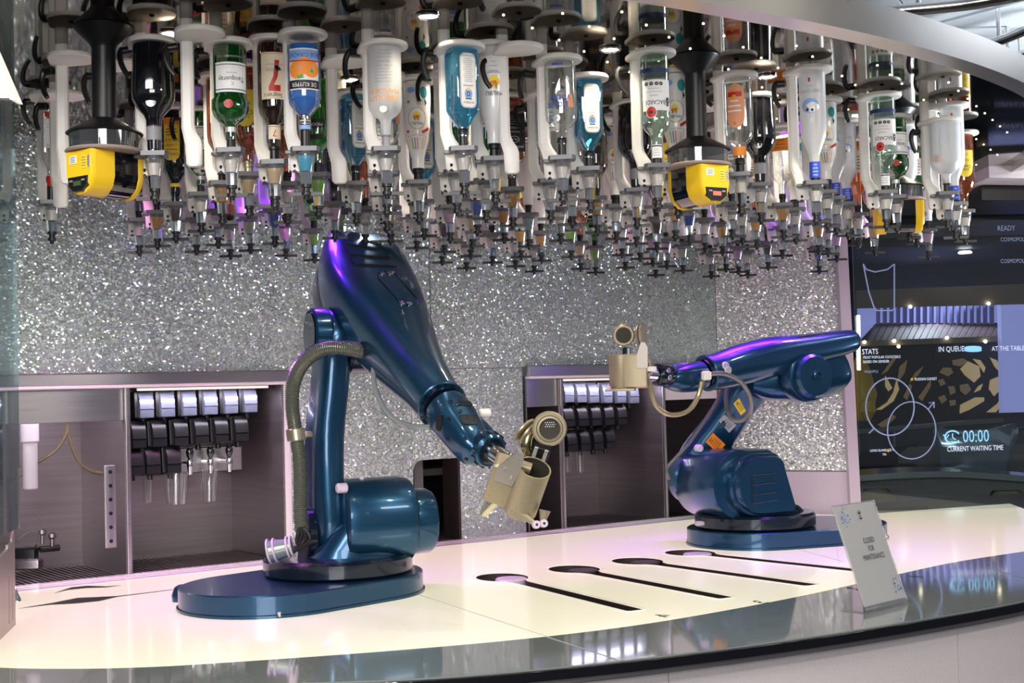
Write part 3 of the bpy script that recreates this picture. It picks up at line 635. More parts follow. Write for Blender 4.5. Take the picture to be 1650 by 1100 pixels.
    mb = MB(); mb.cyl(q + ax*.0, q + ax*.022, .064, n=40); mb.build('neck_ring', 'robot_dark', root)
    for i in range(18):
        a = 2*pi*i/18; u = ax.orthogonal().normalized(); v = ax.cross(u); c_ = q + (u*cos(a)+v*sin(a))*.069
        mb = MB(); mb.cyl(c_, c_ + ax*.010, .0035, n=6); mb.build('ring_bolt', 'robot_dark', root)
    # wrist
    Wp = [(W(717, 656, 3.82), .061, .061, 2), (W(726, 668, 3.80), .064, .060, 2.6), (W(741, 688, 3.77), .058, .056, 3), (W(757, 712, 3.73), .050, .050, 3.2), (W(768, 730, 3.71), .040, .046, 3), (W(774, 741, 3.70), .022, .03, 2.4)]
    mb = MB(); frame_loft(mb, densify(Wp, 3), h, 36); wrist = mb.build('wrist', 'robot_blue', root)
    # right fork blade of the wrist
    mb = MB(); frame_loft(mb, densify([(W(752, 668, 3.86), .012, .03, 3), (W(770, 688, 3.84), .014, .034, 3), (W(790, 708, 3.80), .014, .030, 3), (W(806, 722, 3.78), .010, .02, 2.5)], 3), h, 20); mb.build('wrist_fork', 'robot_blue', root)
    a1, a2 = W(776, 716, 3.72), W(803, 735, 3.655); wa_ = (a2-a1).normalized()
    mb = MB(); mb.lathe([(.034, -.03), (.044, 0), (.050, .02), (.050, .045), (.044, .052)], 32, a1, ax=wa_); mb.build('wrist_flange', 'robot_blue', root)
    u = wa_.orthogonal().normalized(); v = wa_.cross(u)
    for i in range(14):
        a = 2*pi*i/14; c_ = a1 + wa_*.028 + (u*cos(a)+v*sin(a))*.050; mb = MB(); mb.cyl(c_, c_ + wa_*.018, .004, n=6); mb.build('flange_bolt', 'robot_dark', root)
    mb = MB(); mb.lathe([(.038, .050), (.038, .054), (.030, .056)], 28, a1, ax=wa_); mb.build('flange_hole', 'robot_dark', root)
    def wpt(x, y):
        d = ray(x, y).normalized(); ok, loc, nor, _ = wrist.ray_cast(EYE - root_loc, d, distance=10); return (loc + root_loc, nor) if ok else (W(x, y, 3.72), -d)
    for (x, y), a, b, m in (((749, 650), .022, .009, 'black'), ((708, 680), .010, .026, 'black'), ((756, 676), .026, .020, 'robot_dark'), ((755, 674), .010, .010, 'black')):
        p, n = wpt(x, y); X = h - n*h.dot(n); X.normalize(); mb = MB(); mb.loft([(p - n*.004, X, n.cross(X), a, b, 5), (p + n*.002, X, n.cross(X), a, b, 5)], 20); mb.build('wrist_window', m, root)
    for x, y in ((726, 647), (741, 662), (724, 675), (722, 706), (750, 706), (751, 740), (737, 652), (765, 737)):
        p, n = wpt(x, y); mb = MB(); mb.cyl(p - n*.003, p + n*.004, .006, n=10, bev=.001); mb.build('screw', 'robot_dark', root)
    q = W(782, 665, 3.84); mb = MB(); mb.cyl(q - h*.02, q + h*.015, .013, n=14, bev=.003); mb.build('cable_gland', 'plastic_white', root)
    # hoses
    H = [W(x, y, d) for x, y, d in ((606, 576, 4.16), (585, 566, 4.16), (553, 560, 4.14), (520, 562, 4.14), (492, 580, 4.15), (474, 612, 4.17), (471, 655, 4.18), (477, 700, 4.18), (483, 745, 4.18), (484, 790, 4.18), (484, 830, 4.18), (487, 856, 4.18))]
    S = resample(spline(H, 14), 390)
    mb = MB(); mb.tube(S, .0235, 14, rfun=lambda i: .0250 if i % 3 == 0 else .0208); hs = mb.build('corrugated_hose', 'hose_grey', root, label='ribbed translucent grey hose')
    q = H[7]; ta = (H[8]-H[6]).normalized(); mb = MB(); mb.cyl(q - ta*.02, q + ta*.02, .030, n=24, bev=.003); mb.box(q + h*.035, (.03, .03, .02), h, e, UP, bev=.003); mb.build('hose_clamp', 'brass', root)
    mb = MB(); mb.cyl(H[0] - (H[1]-H[0]).normalized()*.02, H[0] + (H[1]-H[0]).normalized()*.01, .027, n=18); mb.build('hose_end', 'brass', root)
    mb = MB(); mb.box(W(619, 588, 4.14), (.03, .02, .06), h, e, UP, bev=.004); mb.build('hose_bracket', 'black', root)
    for x, y in ((622, 570), (624, 582)):
        q = W(x, y, 4.12); mb = MB(); mb.cyl(q, q + e*.012, .006, n=10); mb.build('bracket_bolt', 'chrome', root)
    mb = MB(); mb.tube([W(x, y, d) for x, y, d in ((604, 580, 4.12), (602, 610, 4.08), (612, 645, 4.0), (632, 672, 3.92), (660, 686, 3.86), (694, 688, 3.82))], .0085, 10, smooth=8); mb.build('thin_hose', 'hose_clear', root)
    for k in range(4):
        mb = MB(); o_ = (k-1.5)*.008
        mb.tube([W(486 + k*2-3, 850, 4.16), W(488 + k*3-4, 868, 4.15) + h*o_, W(478, 880 + k*2, 4.13), W(460, 886 + k*2, 4.12)], .0055, 8, smooth=6); mb.build('cable', 'black', root)
    q0, q1 = W(432, 889, 4.12), W(470, 880, 4.12)
    mb = MB(); mb.cyl(q0, q1, .034, .026, n=24); mb.build('cable_sleeve', 'hose_clear', root)
    for k in (.05, .3, .85, 1.0):
        c_ = q0.lerp(q1, k); mb = MB(); mb.torus(c_, q1-q0, .037-.006*k, .0035); mb.build('sleeve_ring', 'lilac_white', root)
    return root, wa_, a2

def gripper_left(a2, wa_):
    """cup tool carried by the left robot"""
    up = (W(858, 752, 3.62) - W(832, 848, 3.66)).normalized()            # cup axis
    vdir = (W(845, 800, 3.6)-EYE).normalized(); side = vdir.cross(up).normalized(); fwd = -(side.cross(up)).normalized()
    fwd = fwd if fwd.dot(vdir) < 0 else -fwd
    up = (up + fwd*.50).normalized(); fwd = side.cross(up).normalized(); fwd = fwd if fwd.dot(vdir) < 0 else -fwd
    Rr = .046; bot = W(837, 822, 3.60); topc = W(861, 753, 3.52)
    side = side if side.dot(U) > 0 else -side
    up = (topc-bot).normalized(); side = (side - up*side.dot(up)).normalized(); fwd = side.cross(up); fwd = fwd if fwd.dot(vdir) < 0 else -fwd
    H = (topc-bot).length
    g = thing('cup_gripper', 'brass coloured shaker cup tool on the wrist of the left robot', 'gripper', bot)
    n = 40; def_r = lambda c, r: [c + side*(r*cos(2*pi*i/n)) + fwd*(r*sin(2*pi*i/n)) for i in range(n)]
    mb = MB(); mb.rings([def_r(bot, Rr-.003), def_r(bot+up*.003, Rr), def_r(topc, Rr), def_r(topc, Rr-.004), def_r(topc - up*.002, Rr-.0045)], caps=False); mb.add(def_r(bot, Rr-.003), [list(range(n))]); mb.build('cup', 'gripper', g)
    mb = MB(); mb.rings([def_r(topc - up*.001, Rr-.0045), def_r(bot+up*.01, Rr-.005)], caps=False); mb.add(def_r(bot+up*.01, Rr-.005), [list(range(n))]); mb.build('cup_lining', 'gripper_inside', g)
    # body block beside the cup
    bc = bot + up*(H*.47) - side*.062 - fwd*.012
    mb = MB(); mb.box(bc, (.085, .066, H*.86), side, fwd, up, bev=.006); mb.build('body', 'gripper', g)
    mb = MB(); pts = [(-.03, -.045), (.022, -.045), (.030, .03), (.026, .058), (.005, .062), (-.030, .0)]
    o_ = bc + up*(H*.43) + fwd*.034
    mb.poly([o_ + side*a + up*b for a, b in pts], fwd*.006); mb.build('mounting_plate', 'gripper_plate', g)
    for a, b in ((.012, .045), (-.012, .03), (-.012, .0), (.012, -.02)):
        mb = MB(); c_ = o_ + side*a + up*b + fwd*.006; mb.cyl(c_, c_ + fwd*.003, .004, n=10); mb.build('plate_screw', 'chrome', g)
    mb = MB(); c_ = a2; mb.cyl(c_ - wa_*.03, c_ + wa_*.045, .027, n=28, bev=.004); mb.cyl(c_ + wa_*.02, bc + up*(H*.40), .016, n=16); mb.build('wrist_adapter', 'chrome', g)
    # lids
    c_ = W(885, 690, 3.58); n_ = (EYE - c_).normalized() + U*.12 - UP*.1; n_.normalize()
    lid = MB().lathe([(.0, -.004), (.030, -.004), (.044, -.006), (.047, 0), (.047, .008), (.043, .012), (.036, .012), (.034, .007)], 40, c_, ax=n_).build('strainer_lid', 'gripper', g)
    MB().lathe([(0, .007), (.0335, .007), (.034, .016), (.029, .0165), (.028, .009), (0, .009)], 36, c_, ax=n_).build('strainer_rim', 'gripper', g)
    MB().lathe([(0, .0092), (.0275, .0092), (.0275, .0105), (0, .0105)], 30, c_, ax=n_).build('strainer_mesh', 'gripper_inside', g)
    u = n_.orthogonal().normalized(); v = n_.cross(u); vv = UP - n_*UP.dot(n_); vv.normalize(); uu = vv.cross(n_)
    mb = MB()
    for i in range(-2, 3):
        for j in range(0, 3):
            p = c_ + uu*(i*.0055 + (.0027 if j % 2 else 0)) + vv*(.006 + j*.0055) + n_*.0104; mb.lathe([(.0016, 0), (.001, .0006)], 6, p, ax=n_)
    mb.build('strainer_holes', 'paper', g)
    for k, (x0, y0, x1, y1) in enumerate(((829, 710, 861, 676), (840, 716, 866, 682))):
        p0, p1 = W(x0, y0, 3.60 + .01*k), W(x1, y1, 3.60 + .01*k); m_ = (p0+p1)/2; a_ = (p1-p0).normalized(); nn = a_.cross((EYE-m_).normalized()).normalized()
        nn = (nn + (EYE-m_).normalized()*.28).normalized(); MB().lathe([(.036, -.005), (.040, -.002), (.040, .003), (.036, .005)], 32, m_, ax=nn).build('side_lid', 'gripper', g)
    mb = MB(); mb.tube([W(856, 738, 3.6), W(848, 722, 3.6), W(850, 706, 3.6), W(858, 694, 3.6)], .012, 12, smooth=6, rfun=lambda i: .008 + .007*sin(pi*i/18)); mb.build('coloured_tube', 'iridescent', g)
    mb = MB(); mb.cyl(bc + up*(H*.42) + side*.02, bc + up*(H*.42) + side*.055, .016, n=16); mb.build('cup_hinge', 'gripper', g)
    c_ = W(872, 728, 3.58); mb = MB(); mb.box(c_, (.045, .03, .042), side, fwd, up, bev=.003); mb.build('clamp_block', 'black', g)
    for s_ in (-.016, .012):
        mb = MB(); mb.box(c_ + side*s_ + fwd*.016, (.010, .006, .044), side, fwd, up, bev=.001); mb.build('clamp_plate', 'silver_ink', g)
    # bottom fingers with rollers
    for (x0, y0, x1, y1, d) in ((826, 818, 860, 842, 3.56), (878, 822, 874, 842, 3.57)):
        mb = MB(); p0, p1 = W(x0, y0, d), W(x1, y1, d); t = (p1-p0).normalized(); frame_loft(mb, [(p0, .014, .016, 3), (p0.lerp(p1, .5), .012, .011, 3), (p1, .008, .007, 3)], (EYE-p0).normalized(), 16); mb.build('finger', 'gripper', g)
    for x, y in ((864, 845), (876, 843)):
        q = W(x, y, 3.54); n_ = ((EYE-q).normalized() + U*.15).normalized(); MB().lathe([(.004, .013), (.009, .013), (.011, .010), (.011, -.01), (.004, -.01)], 20, q, ax=n_).build('roller', 'lilac_white', g); MB().cyl(q + n_*.010, q + n_*.0135, .004, n=10).build('roller_pin', 'black', g)
    # air tubes below
    mb = MB(); mb.tube([W(x, y, 3.66) for x, y in ((800, 752), (797, 775), (789, 800), (778, 826))], .009, 10, smooth=6); mb.build('air_tube', 'hose_clear', g)
    mb = MB(); mb.cyl(W(779, 828, 3.65), W(799, 806, 3.62), .012, n=16, bev=.002); mb.build('air_fitting', 'brass', g)

def robot_right():
    c1, c2 = (.965, 5.43), (1.24, 5.52)
    root = thing('robot_arm', 'smaller looking blue robot arm at right, folded and reaching left', 'robot', (c1[0], c1[1], TOP))
    robot_base(root, c1, c2); RL = Vector(root.location)
    n = Vector((.42, -.91, 0)).normalized(); e = Vector((-n.y, n.x, 0))      # n: drum axis to the camera, e: to the right
    def DP(x, y, d): return W(x, y, d)
    # shoulder drum: rounded at left, stepping out to a D shaped cover
    fc = W(1226, 783, 5.22)
    def sec(c, pts, k=1.0): return [c + e*(a*k) + UP*(b*k) for a, b in pts]
    def rp(L, R, Bm, T, rl, rr, nseg=8, slant=.0):
        """rounded outline; rl left corner radii, rr right"""
        out = []
        for cx_, cz_, r_, st in ((R-rr, T-rr, rr, 0), (L+rl, T-rl, rl, 90), (L+rl, Bm+rl, rl, 180), (R+slant-rr*.5, Bm+rr*.5, rr*.5, 270)):
            for i in range(nseg+1):
                a = radians(st + 90*i/nseg); out.append((cx_ + r_*cos(a), cz_ + r_*sin(a)))
        return out
    body = rp(-.190, .125, -.135, .140, .136, .05, slant=.05); cov = rp(-.130, .115, -.120, .128, .118, .045, slant=.055)
    b0 = fc + n*-.35 - e*.0
    mb = MB(); mb.rings([sec(b0, body, .93), sec(b0 + n*.02, body), sec(fc - n*.075, body), sec(fc - n*.055, body, .96)]); mb.build('shoulder_drum', 'robot_blue', root)
    mb = MB(); mb.rings([sec(fc - n*.06, cov, .99), sec(fc - n*.02, cov, .99), sec(fc - n*.012, cov, .96)]); mb.build('cover_rim', 'robot_blue', root)
    mb = MB(); mb.rings([sec(fc - n*.02, cov, .90), sec(fc + n*.012, cov, .90), sec(fc + n*.022, cov, .86)]); mb.build('motor_cover', 'robot_blue', root)
    o_ = fc + n*.0235
    for z in (.045, .008, -.030, -.062):
        mb = MB(); mb.tube([o_ + e*-.055 + UP*z, o_ + e*.058 + UP*(z+.006)], .0026, 6); mb.build('cover_rib', 'robot_dark', root)
    mb = MB(); mb.tube([o_ + e*-.055 + UP*.045, o_ + e*-.055 + UP*-.062], .0026, 6); mb.build('cover_rib', 'robot_dark', root)
    mb = MB(); pc = P2(c1, 0)
    secs = [(P2(pc.lerp(fc - n*.16, k), TOP+z), e, n, a, b, 3) for z, k, a, b in ((.122, 0, .19, .17), (.15, .3, .18, .17), (fc.z-TOP-.05, 1, .13, .13))]
    mb.loft(secs); mb.build('pedestal', 'robot_dark', root)
    mb = MB(); q = W(1127, 843, 5.22); mb.box(q, (.03, .03, .016), e, n, UP, bev=.003); mb.build('stop_block', 'silver_ink', root)
    # lower link
    lk = lambda x, y, d, a, b, p=3: (W(x, y, d), a, b, p)
    L = [lk(1106, 790, 5.52, .03, .045, 2.4), lk(1112, 765, 5.52, .05, .075), lk(1128, 735, 5.52, .055, .085), lk(1158, 695, 5.50, .055, .080), lk(1184, 655, 5.48, .055, .080), lk(1204, 625, 5.46, .055, .085), lk(1214, 605, 5.45, .04, .06, 2.4)]
    mb = MB(); frame_loft(mb, densify(L, 3), n); link = mb.build('lower_link', 'robot_blue', root)
    mb = MB(); mb.cyl(W(1122, 772, 5.46), W(1122, 772, 5.46)-n*.07, .10, n=36, bev=.01); mb.build('joint_drum', 'robot_blue', root)
    # elbow housing and forearm
    mb = MB(); frame_loft(mb, densify([lk(1356, 588, 5.54, .06, .045, 3), lk(1352, 589, 5.54, .08, .065, 3), lk(1335, 596, 5.52, .09, .095, 3), lk(1300, 604, 5.48, .09, .108, 2.8), lk(1262, 611, 5.45, .085, .090, 2.8), lk(1228, 617, 5.42, .08, .068, 2.8), lk(1204, 617, 5.40, .06, .04, 2.5)], 3), n); mb.build('elbow_housing', 'robot_blue', root)
    F = [lk(1362, 550, 5.56, .085, .034, 3), lk(1359, 550, 5.555, .100, .046, 3), lk(1350, 552, 5.54, .108, .051, 3), lk(1325, 558, 5.50, .110, .060, 3), lk(1285, 566, 5.44, .110, .068, 2.8), lk(1240, 575, 5.36, .100, .080, 2.5), lk(1195, 587, 5.28, .085, .080, 2.2), lk(1160, 597, 5.22, .073, .073, 2), lk(1138, 601, 5.18, .068, .068, 2)]
    mb = MB(); frame_loft(mb, densify(F, 4), n, 40); fore = mb.build('forearm', 'robot_blue', root)
    q = W(1306, 606, 5.33)
    mb = MB(); mb.lathe([(.105, -.06), (.105, -.01), (.098, 0), (.092, .002)], 44, q, ax=n); mb.build('elbow_flange', 'robot_blue', root)
    mb = MB(); mb.lathe([(.088, 0), (.088, .025), (.078, .038), (.024, .040), (.022, .050), (.016, .052), (.016, .042), (0, .042)], 44, q, ax=n); mb.build('elbow_cap', 'robot_blue', root)
    ax = (F[-1][0]-F[-3][0]).normalized(); q = F[-1][0]
    mb = MB(); mb.cyl(q - ax*.01, q + ax*.006, .072, n=36, bev=.003); mb.build('end_ring', 'robot_blue', root)
    mb = MB(); mb.cyl(q, q + ax*.02, .060, n=36); mb.build('neck_ring', 'robot_dark', root)
    mb = MB(); frame_loft(mb, densify([lk(1130, 604, 5.16, .056, .056, 2), lk(1118, 607, 5.14, .058, .056, 2.5), lk(1100, 610, 5.10, .052, .052, 3), lk(1084, 612, 5.07, .046, .040, 3), lk(1074, 616, 5.05, .032, .022, 2.5)], 3), n, 32); mb.build('wrist', 'robot_blue', root)
    mb = MB(); frame_loft(mb, densify([lk(1108, 592, 5.14, .012, .02, 3), lk(1090, 594, 5.12, .012, .018, 3), lk(1072, 600, 5.10, .010, .014, 2.5)], 3), n, 20); mb.build('wrist_fork', 'robot_blue', root)
    a1, a2 = W(1078, 606, 5.05), W(1050, 603, 5.0); wa_ = (a2-a1).normalized()
    mb = MB(); mb.lathe([(.034, -.01), (.040, .0), (.040, .018), (.034, .022), (.034, .034), (.042, .036), (.042, .060), (.034, .066)], 32, a1, ax=wa_); mb.build('wrist_flange', 'robot_dark', root)
    for x, y in ((1077, 597), (1079, 608)):
        c_ = W(x, y, 5.0); mb = MB(); mb.cyl(c_ - n*.006, c_ + n*.006, .010, n=12, bev=.002); mb.build('screw', 'chrome', root)
    for x, y in ((1168, 589), (1172, 596)):
        c_ = W(x, y, 5.15); mb = MB(); mb.cyl(c_ - n*.02, c_ + n*.01, .016, n=12, bev=.003); mb.build('cable_gland', 'silver_ink', root)
    # top cover strip with studs
    def hit(o, x, y):
        d = ray(x, y).normalized(); ok, loc, nor, _ = o.ray_cast(EYE - RL, d, distance=10); return (loc + RL, nor) if ok else (W(x, y, 5.3), -d)
    mb = MB(); pts = []
    frame_loft(mb, [(W(1333, 537, 5.5), .06, .004, 4), (W(1285, 542, 5.42), .065, .005, 4), (W(1235, 553, 5.34), .06, .004, 4)], n, 16); mb.build('top_cover', 'robot_dark', root)
    for x, y in ((1232, 550), (1226, 548), (1262, 540), (1270, 539)):
        c_ = W(x, y, 5.36); mb = MB(); mb.cyl(c_ - UP*.01, c_ + UP*.008, .007, n=8); mb.build('cover_screw', 'lilac_white', root)
    # warning labels on the link
    def lab(name, px, m, ln=None):
        P = []
        for x, y in px: p, nn = hit(link, x, y); P.append(p + n*.003)
        mb = MB(); mb.mi = 0; mb.poly(P, n*.001)
        a = (P[1]-P[0]); b = (P[3]-P[0])
        mb.mi = 1
        for k in (.3, .45, .6, .75):
            q0 = P[0] + a*.15 + b*k; q1 = P[0] + a*.85 + b*k; mb.tube([q0 + n*.0012, q1 + n*.0012], .0012, 4)
        if ln: s_ = P[0] + a*.25 + b*.13; mb.tube([s_ + n*.0013, s_ + a*.2 + b*.14 + n*.0013, s_ + a*.35 + n*.0013, s_ + n*.0013], .0015, 4)
        mb.build(name, [m, 'ink'], root)
    lab('warning_label', [(1136, 712), (1148, 697), (1168, 716), (1156, 730)], 'orange_label', True)
    lab('data_label', [(1157, 677), (1167, 668), (1186, 685), (1174, 697)], 'silver_ink')
    lab('warning_label', [(1181, 650), (1190, 641), (1201, 662), (1193, 669)], 'yellow_label', True)
    mb = MB(); q = W(1129, 722, 5.36); mb.cyl(q - n*.03, q, .015, n=14, bev=.003); mb.build('cable_gland', 'lilac_white', root)
    # hoses
    H = [(1046, 598, 5.0), (1049, 630, 5.0), (1060, 656, 5.0), (1082, 668, 5.02), (1108, 662, 5.04), (1124, 640, 5.06), (1131, 615, 5.06), (1140, 604, 5.06), (1165, 602, 5.08), (1192, 614, 5.12), (1209, 640, 5.16), (1208, 665, 5.2), (1193, 678, 5.24), (1177, 672, 5.28), (1170, 648, 5.32), (1172, 625, 5.36)]
    mb = MB(); mb.tube([W(*q) for q in H[:7]], .0095, 10, smooth=6); mb.build('thin_hose', 'hose_brass', root)
    mb = MB(); mb.tube([W(*q) for q in H[6:]], .0095, 10, smooth=6); mb.build('thin_hose', 'hose_grey', root)
    mb = MB(); mb.box(W(1138, 605, 5.05), (.035, .025, .035), e, n, UP, bev=.005); mb.build('hose_clip', 'plastic_white', root)
    mb = MB(); mb.tube([W(x, y, d) for x, y, d in ((1079, 772, 5.42), (1075, 755, 5.42), (1088, 738, 5.42), (1110, 715, 5.42), (1140, 672, 5.42), (1158, 640, 5.42), (1166, 615, 5.42))], .007, 10, smooth=6); mb.build('rear_hose', 'hose_grey', root)
    return root, wa_, a2

def gripper_right(wa_, a2):
    ctr = W(1014, 598, 4.98); e = Vector((.97, -.22, 0)).normalized(); n = Vector((e.y, -e.x, 0)); n = n if n.y < 0 else -n
    Z = (UP + e*.02).normalized()
    g = thing('cup_gripper', 'dull brass boxy cup tool held level by the right robot', 'gripper', ctr)
    mb = MB(); mb.box(ctr + e*.012, (.120, .085, .128), e, n, Z, bev=.006); mb.build('body', 'gripper', g)
    mb = MB(); mb.lathe([(.044, -.066), (.046, -.062), (.046, .062), (.042, .064), (.041, .050), (0, .049)], 40, ctr - e*.030); mb.build('cup', 'gripper', g)
    mb = MB(); mb.poly([ctr + e*a + Z*b + n*.043 for a, b in ((.035, .01), (.075, .01), (.075, .085), (.065, .105), (.050, .105), (.035, .06))], n*.005); mb.build('mounting_plate', 'gripper_plate', g)
    mb = MB(); mb.cyl(a2 - wa_*.02, a2 + wa_*.03, .026, n=24, bev=.003); mb.cyl(a2 + wa_*.02, ctr + e*.07, .018, n=16); mb.build('wrist_adapter', 'chrome', g)
    mb = MB(); mb.tube([W(1035, 570, 4.97), W(1042, 575, 4.96), W(1048, 590, 4.96), W(1046, 604, 4.97)], .008, 10, smooth=5); mb.build('hinge_bow', 'gripper', g)
    mb = MB(); mb.box(W(1050, 594, 4.94), (.035, .02, .018), e, n, Z, bev=.002); mb.build('white_tag', 'paper', g)
    c_ = W(1005, 540, 4.98); n_ = ((EYE-c_).normalized() + U*-.05).normalized()
    MB().lathe([(0, -.004), (.036, -.006), (.041, 0), (.041, .008), (.036, .012), (.031, .012), (.029, .004), (0, .004)], 36, c_, ax=n_).build('strainer_lid', 'gripper', g)
    MB().lathe([(0, .0045), (.0285, .0045), (.0285, .006), (0, .006)], 30, c_, ax=n_).build('strainer_mesh', 'gripper_inside', g)
    mb = MB(); mb.box(W(1010, 566, 4.98), (.03, .02, .03), e, n, Z, bev=.003); mb.build('clamp_block', 'robot_dark', g)
    for k, dx in enumerate((0, .022)):
        c_ = W(1031 + k*5, 539, 4.97); nn = (e + n*(.25)).normalized(); MB().lathe([(.036, -.004), (.042, -.002), (.042, .003), (.036, .005)], 30, c_, ax=nn).build('side_lid', 'gripper', g)
    mb = MB(); mb.box(W(1034, 572, 4.95), (.022, .018, .055), e, n, Z, bev=.003); mb.build('lid_hinge', 'lilac_white', g)
    MB().lathe([(.004, .010), (.008, .010), (.009, .006), (.009, -.02), (0, -.02)], 16, W(980, 625, 4.93), ax=n).build('roller', 'lilac_white', g)
    mb = MB(); mb.box(W(1000, 628, 4.96), (.11, .05, .010), e, n, Z, bev=.002); mb.build('finger', 'gripper', g)
_, wa1, aa2 = robot_left(); gripper_left(aa2, wa1)
_, wa2_, ab2 = robot_right(); gripper_right(wa2_, ab2)
mat('post_black', (.010, .010, .011), .38)
# ---------------------------------------------------------------- hanging bottles
class Art:
    """flat print wrapped on a bottle side; R radius of the wrap (None: flat face at y=-d)"""
    def __init__(s, R=None, d=None, lift=.0009, yaw=0): s.R = R; s.d = d or R; s.lift = lift; s.mats = []; s.mb = MB(); s.lay = 0; s.yaw = yaw
    def P(s, x, z, l=0):
        r = (s.R or s.d) + s.lift + l
        if s.R: a = x/s.R + s.yaw; return Vector((r*sin(a), -r*cos(a), z))
        p = Vector((x, -r, z)); return Matrix.Rotation(s.yaw, 3, 'Z') @ p
    def use(s, m):
        if m not in s.mats: s.mats.append(m)
        s.mb.mi = s.mats.index(m); s.lay += 1; return s.lay*.00012
    def patch(s, x0, x1, z0, z1, m, r=0, n=10):
        l = s.use(m); vs = []; fs = []
        cols = [x0 + (x1-x0)*i/n for i in range(n+1)]
        for x in cols:
            q = 0
            if r:
                e = min(x-x0, x1-x); q = r - sqrt(max(0, r*r-(r-min(e, r))**2))
            vs += [s.P(x, z0+q, l), s.P(x, z1-q, l)]
        for i in range(n): fs.append([2*i, 2*i+2, 2*i+3, 2*i+1])
        s.mb.add(vs, fs); return s
    def disc(s, x, z, r, m, rz=None, n=20, r0=0):
        l = s.use(m); rz = rz or r
        if r0: s.mb.add([s.P(x+k*r*cos(2*pi*i/n), z+k*rz*sin(2*pi*i/n), l) for k in (1, r0) for i in range(n)], [[i, (i+1) % n, n+(i+1) % n, n+i] for i in range(n)])
        else: s.strips([[(x+r*cos(2*pi*i/n), z+rz*sin(2*pi*i/n)) for i in range(n)]], l)
        return s
    def text(s, t, x, z, size, m, sq=1.0, rot=0):
        l = s.use(m); v, f = text2d(t, size, 'CENTER', sq); c, k = cos(rot), sin(rot)
        q = [(x + p.x*c - p.y*k, z + p.x*k + p.y*c) for p in v]; return s.strips([[q[i] for i in g] for g in f], l+.0002, .0024 if size > .011 else 1)
    def arc(s, t, x, z, R_, size, m, top=True, step=.62):
        n = len(t)
        for i, ch in enumerate(t):
            a = (i-(n-1)/2)*size*step/R_
            if top: s.text(ch, x+R_*sin(a), z+R_*cos(a), size, m, rot=-a)
            else: s.text(ch, x+R_*sin(a), z-R_*cos(a), size, m, rot=a)
        return s
    def lines(s, x0, x1, z0, z1, n, m, h=.0016):
        for i in range(n):
            z = z0+(z1-z0)*i/max(1, n-1); w = (x1-x0)/2*(.6+.4*abs(sin(i*2.3))); s.patch((x0+x1)/2-w, (x0+x1)/2+w, z-h/2, z+h/2, m, n=4)
        return s
    def poly(s, pts, m):
        l = s.use(m); tr = tessellate_polygon([[Vector((x, z, 0)) for x, z in pts]]); return s.strips([[pts[i] for i in t] for t in tr], l)
    def strips(s, polys, l, w=.0024):
        """cut flat polygons into narrow upright strips so that they follow the curve"""
        if not s.R: w = 1
        def clip(P, a, sgn):
            out = []
            for i, q in enumerate(P):
                o = P[i-1]; dq, do = (q[0]-a)*sgn, (o[0]-a)*sgn
                if (dq >= 0) != (do >= 0): t = do/(do-dq); out.append((a, o[1]+(q[1]-o[1])*t))
                if dq >= 0: out.append(q)
            return out
        for P in polys:
            x0, x1 = min(q[0] for q in P), max(q[0] for q in P); k0, k1 = math.floor(x0/w), math.ceil(x1/w)
            for k in range(k0, k1):
                Q = clip(clip(P, k*w, 1), (k+1)*w, -1) if k1-k0 > 1 else P
                if len(Q) > 2: s.mb.add([s.P(x, z, l) for x, z in Q], [list(range(len(Q)))])
        return s
    def done(s, name='label'): return s.mb.mesh(name, s.mats, ang=60)
def neck(mb, r, z0, z1): mb.lathe([(r, z0), (r, z1)], 16)
KIND = {}
def kind(key, desc, glass, prof, arts=(), liq=None, cap=('black', .0125, .235, .272), sy=1.0, extra=(), p=2.0, n=26, liq_top=.012):
    g = MB().lathe(prof, n, p=p, sy=sy).mesh('glass', glass)
    parts = [('glass', g)]
    if liq:
        lp = [(r*.93, max(liq_top, z), *q) for r, z, *q in prof if z >= 0]; parts.append(('liquid', MB().lathe(lp, n, p=p, sy=sy).mesh('liquid', liq)))
    if cap: parts.append(('stopper', MB().lathe([(cap[1]*.9, cap[2]), (cap[1], cap[2]+.003), (cap[1], cap[2]+.016), (cap[1]*.8, cap[2]+.018), (cap[1]*.85, cap[3])], 16).mesh('stopper', cap[0])))
    for nm, me in arts: parts.append((nm, me))
    for nm, me in extra: parts.append((nm, me))
    KIND[key] = (desc, parts)
def band(m, r, z0, z1, name='neck_label', sy=1.0, p=2.0): return (name, MB().lathe([(r, z0), (r, z1)], 24, sy=sy, p=p).mesh(name, m))

# brandy: black broad shoulders
a = Art(.050).text('Hennessy', 0, .088, .024, 'grey_ink').text('COGNAC', 0, .068, .008, 'grey_ink').lines(-.02, .02, .105, .125, 3, 'grey_ink', .001)
b = Art(.046, yaw=.25).disc(0, .152, .0125, 'silver_ink').disc(0, .152, .0105, 'g_black').disc(0, .152, .0095, 'silver_ink', r0=.85).poly([(-.004, .146), (.001, .149), (.005, .147), (.002, .152), (.005, .157), (.0, .155), (-.004, .159), (-.002, .152)], 'silver_ink')
kind('hen', 'black brandy bottle', 'g_black', [(.044, 0), (.050, .004), (.0515, .05), (.0545, .12), (.053, .138), (.042, .160), (.025, .178), (.020, .19), (.018, .23), (.017, .262)], [('label', a.done()), ('emblem', b.done('emblem'))], cap=('g_black', .0165, .255, .27), extra=[band('grey_ink', .0192, .192, .24)])
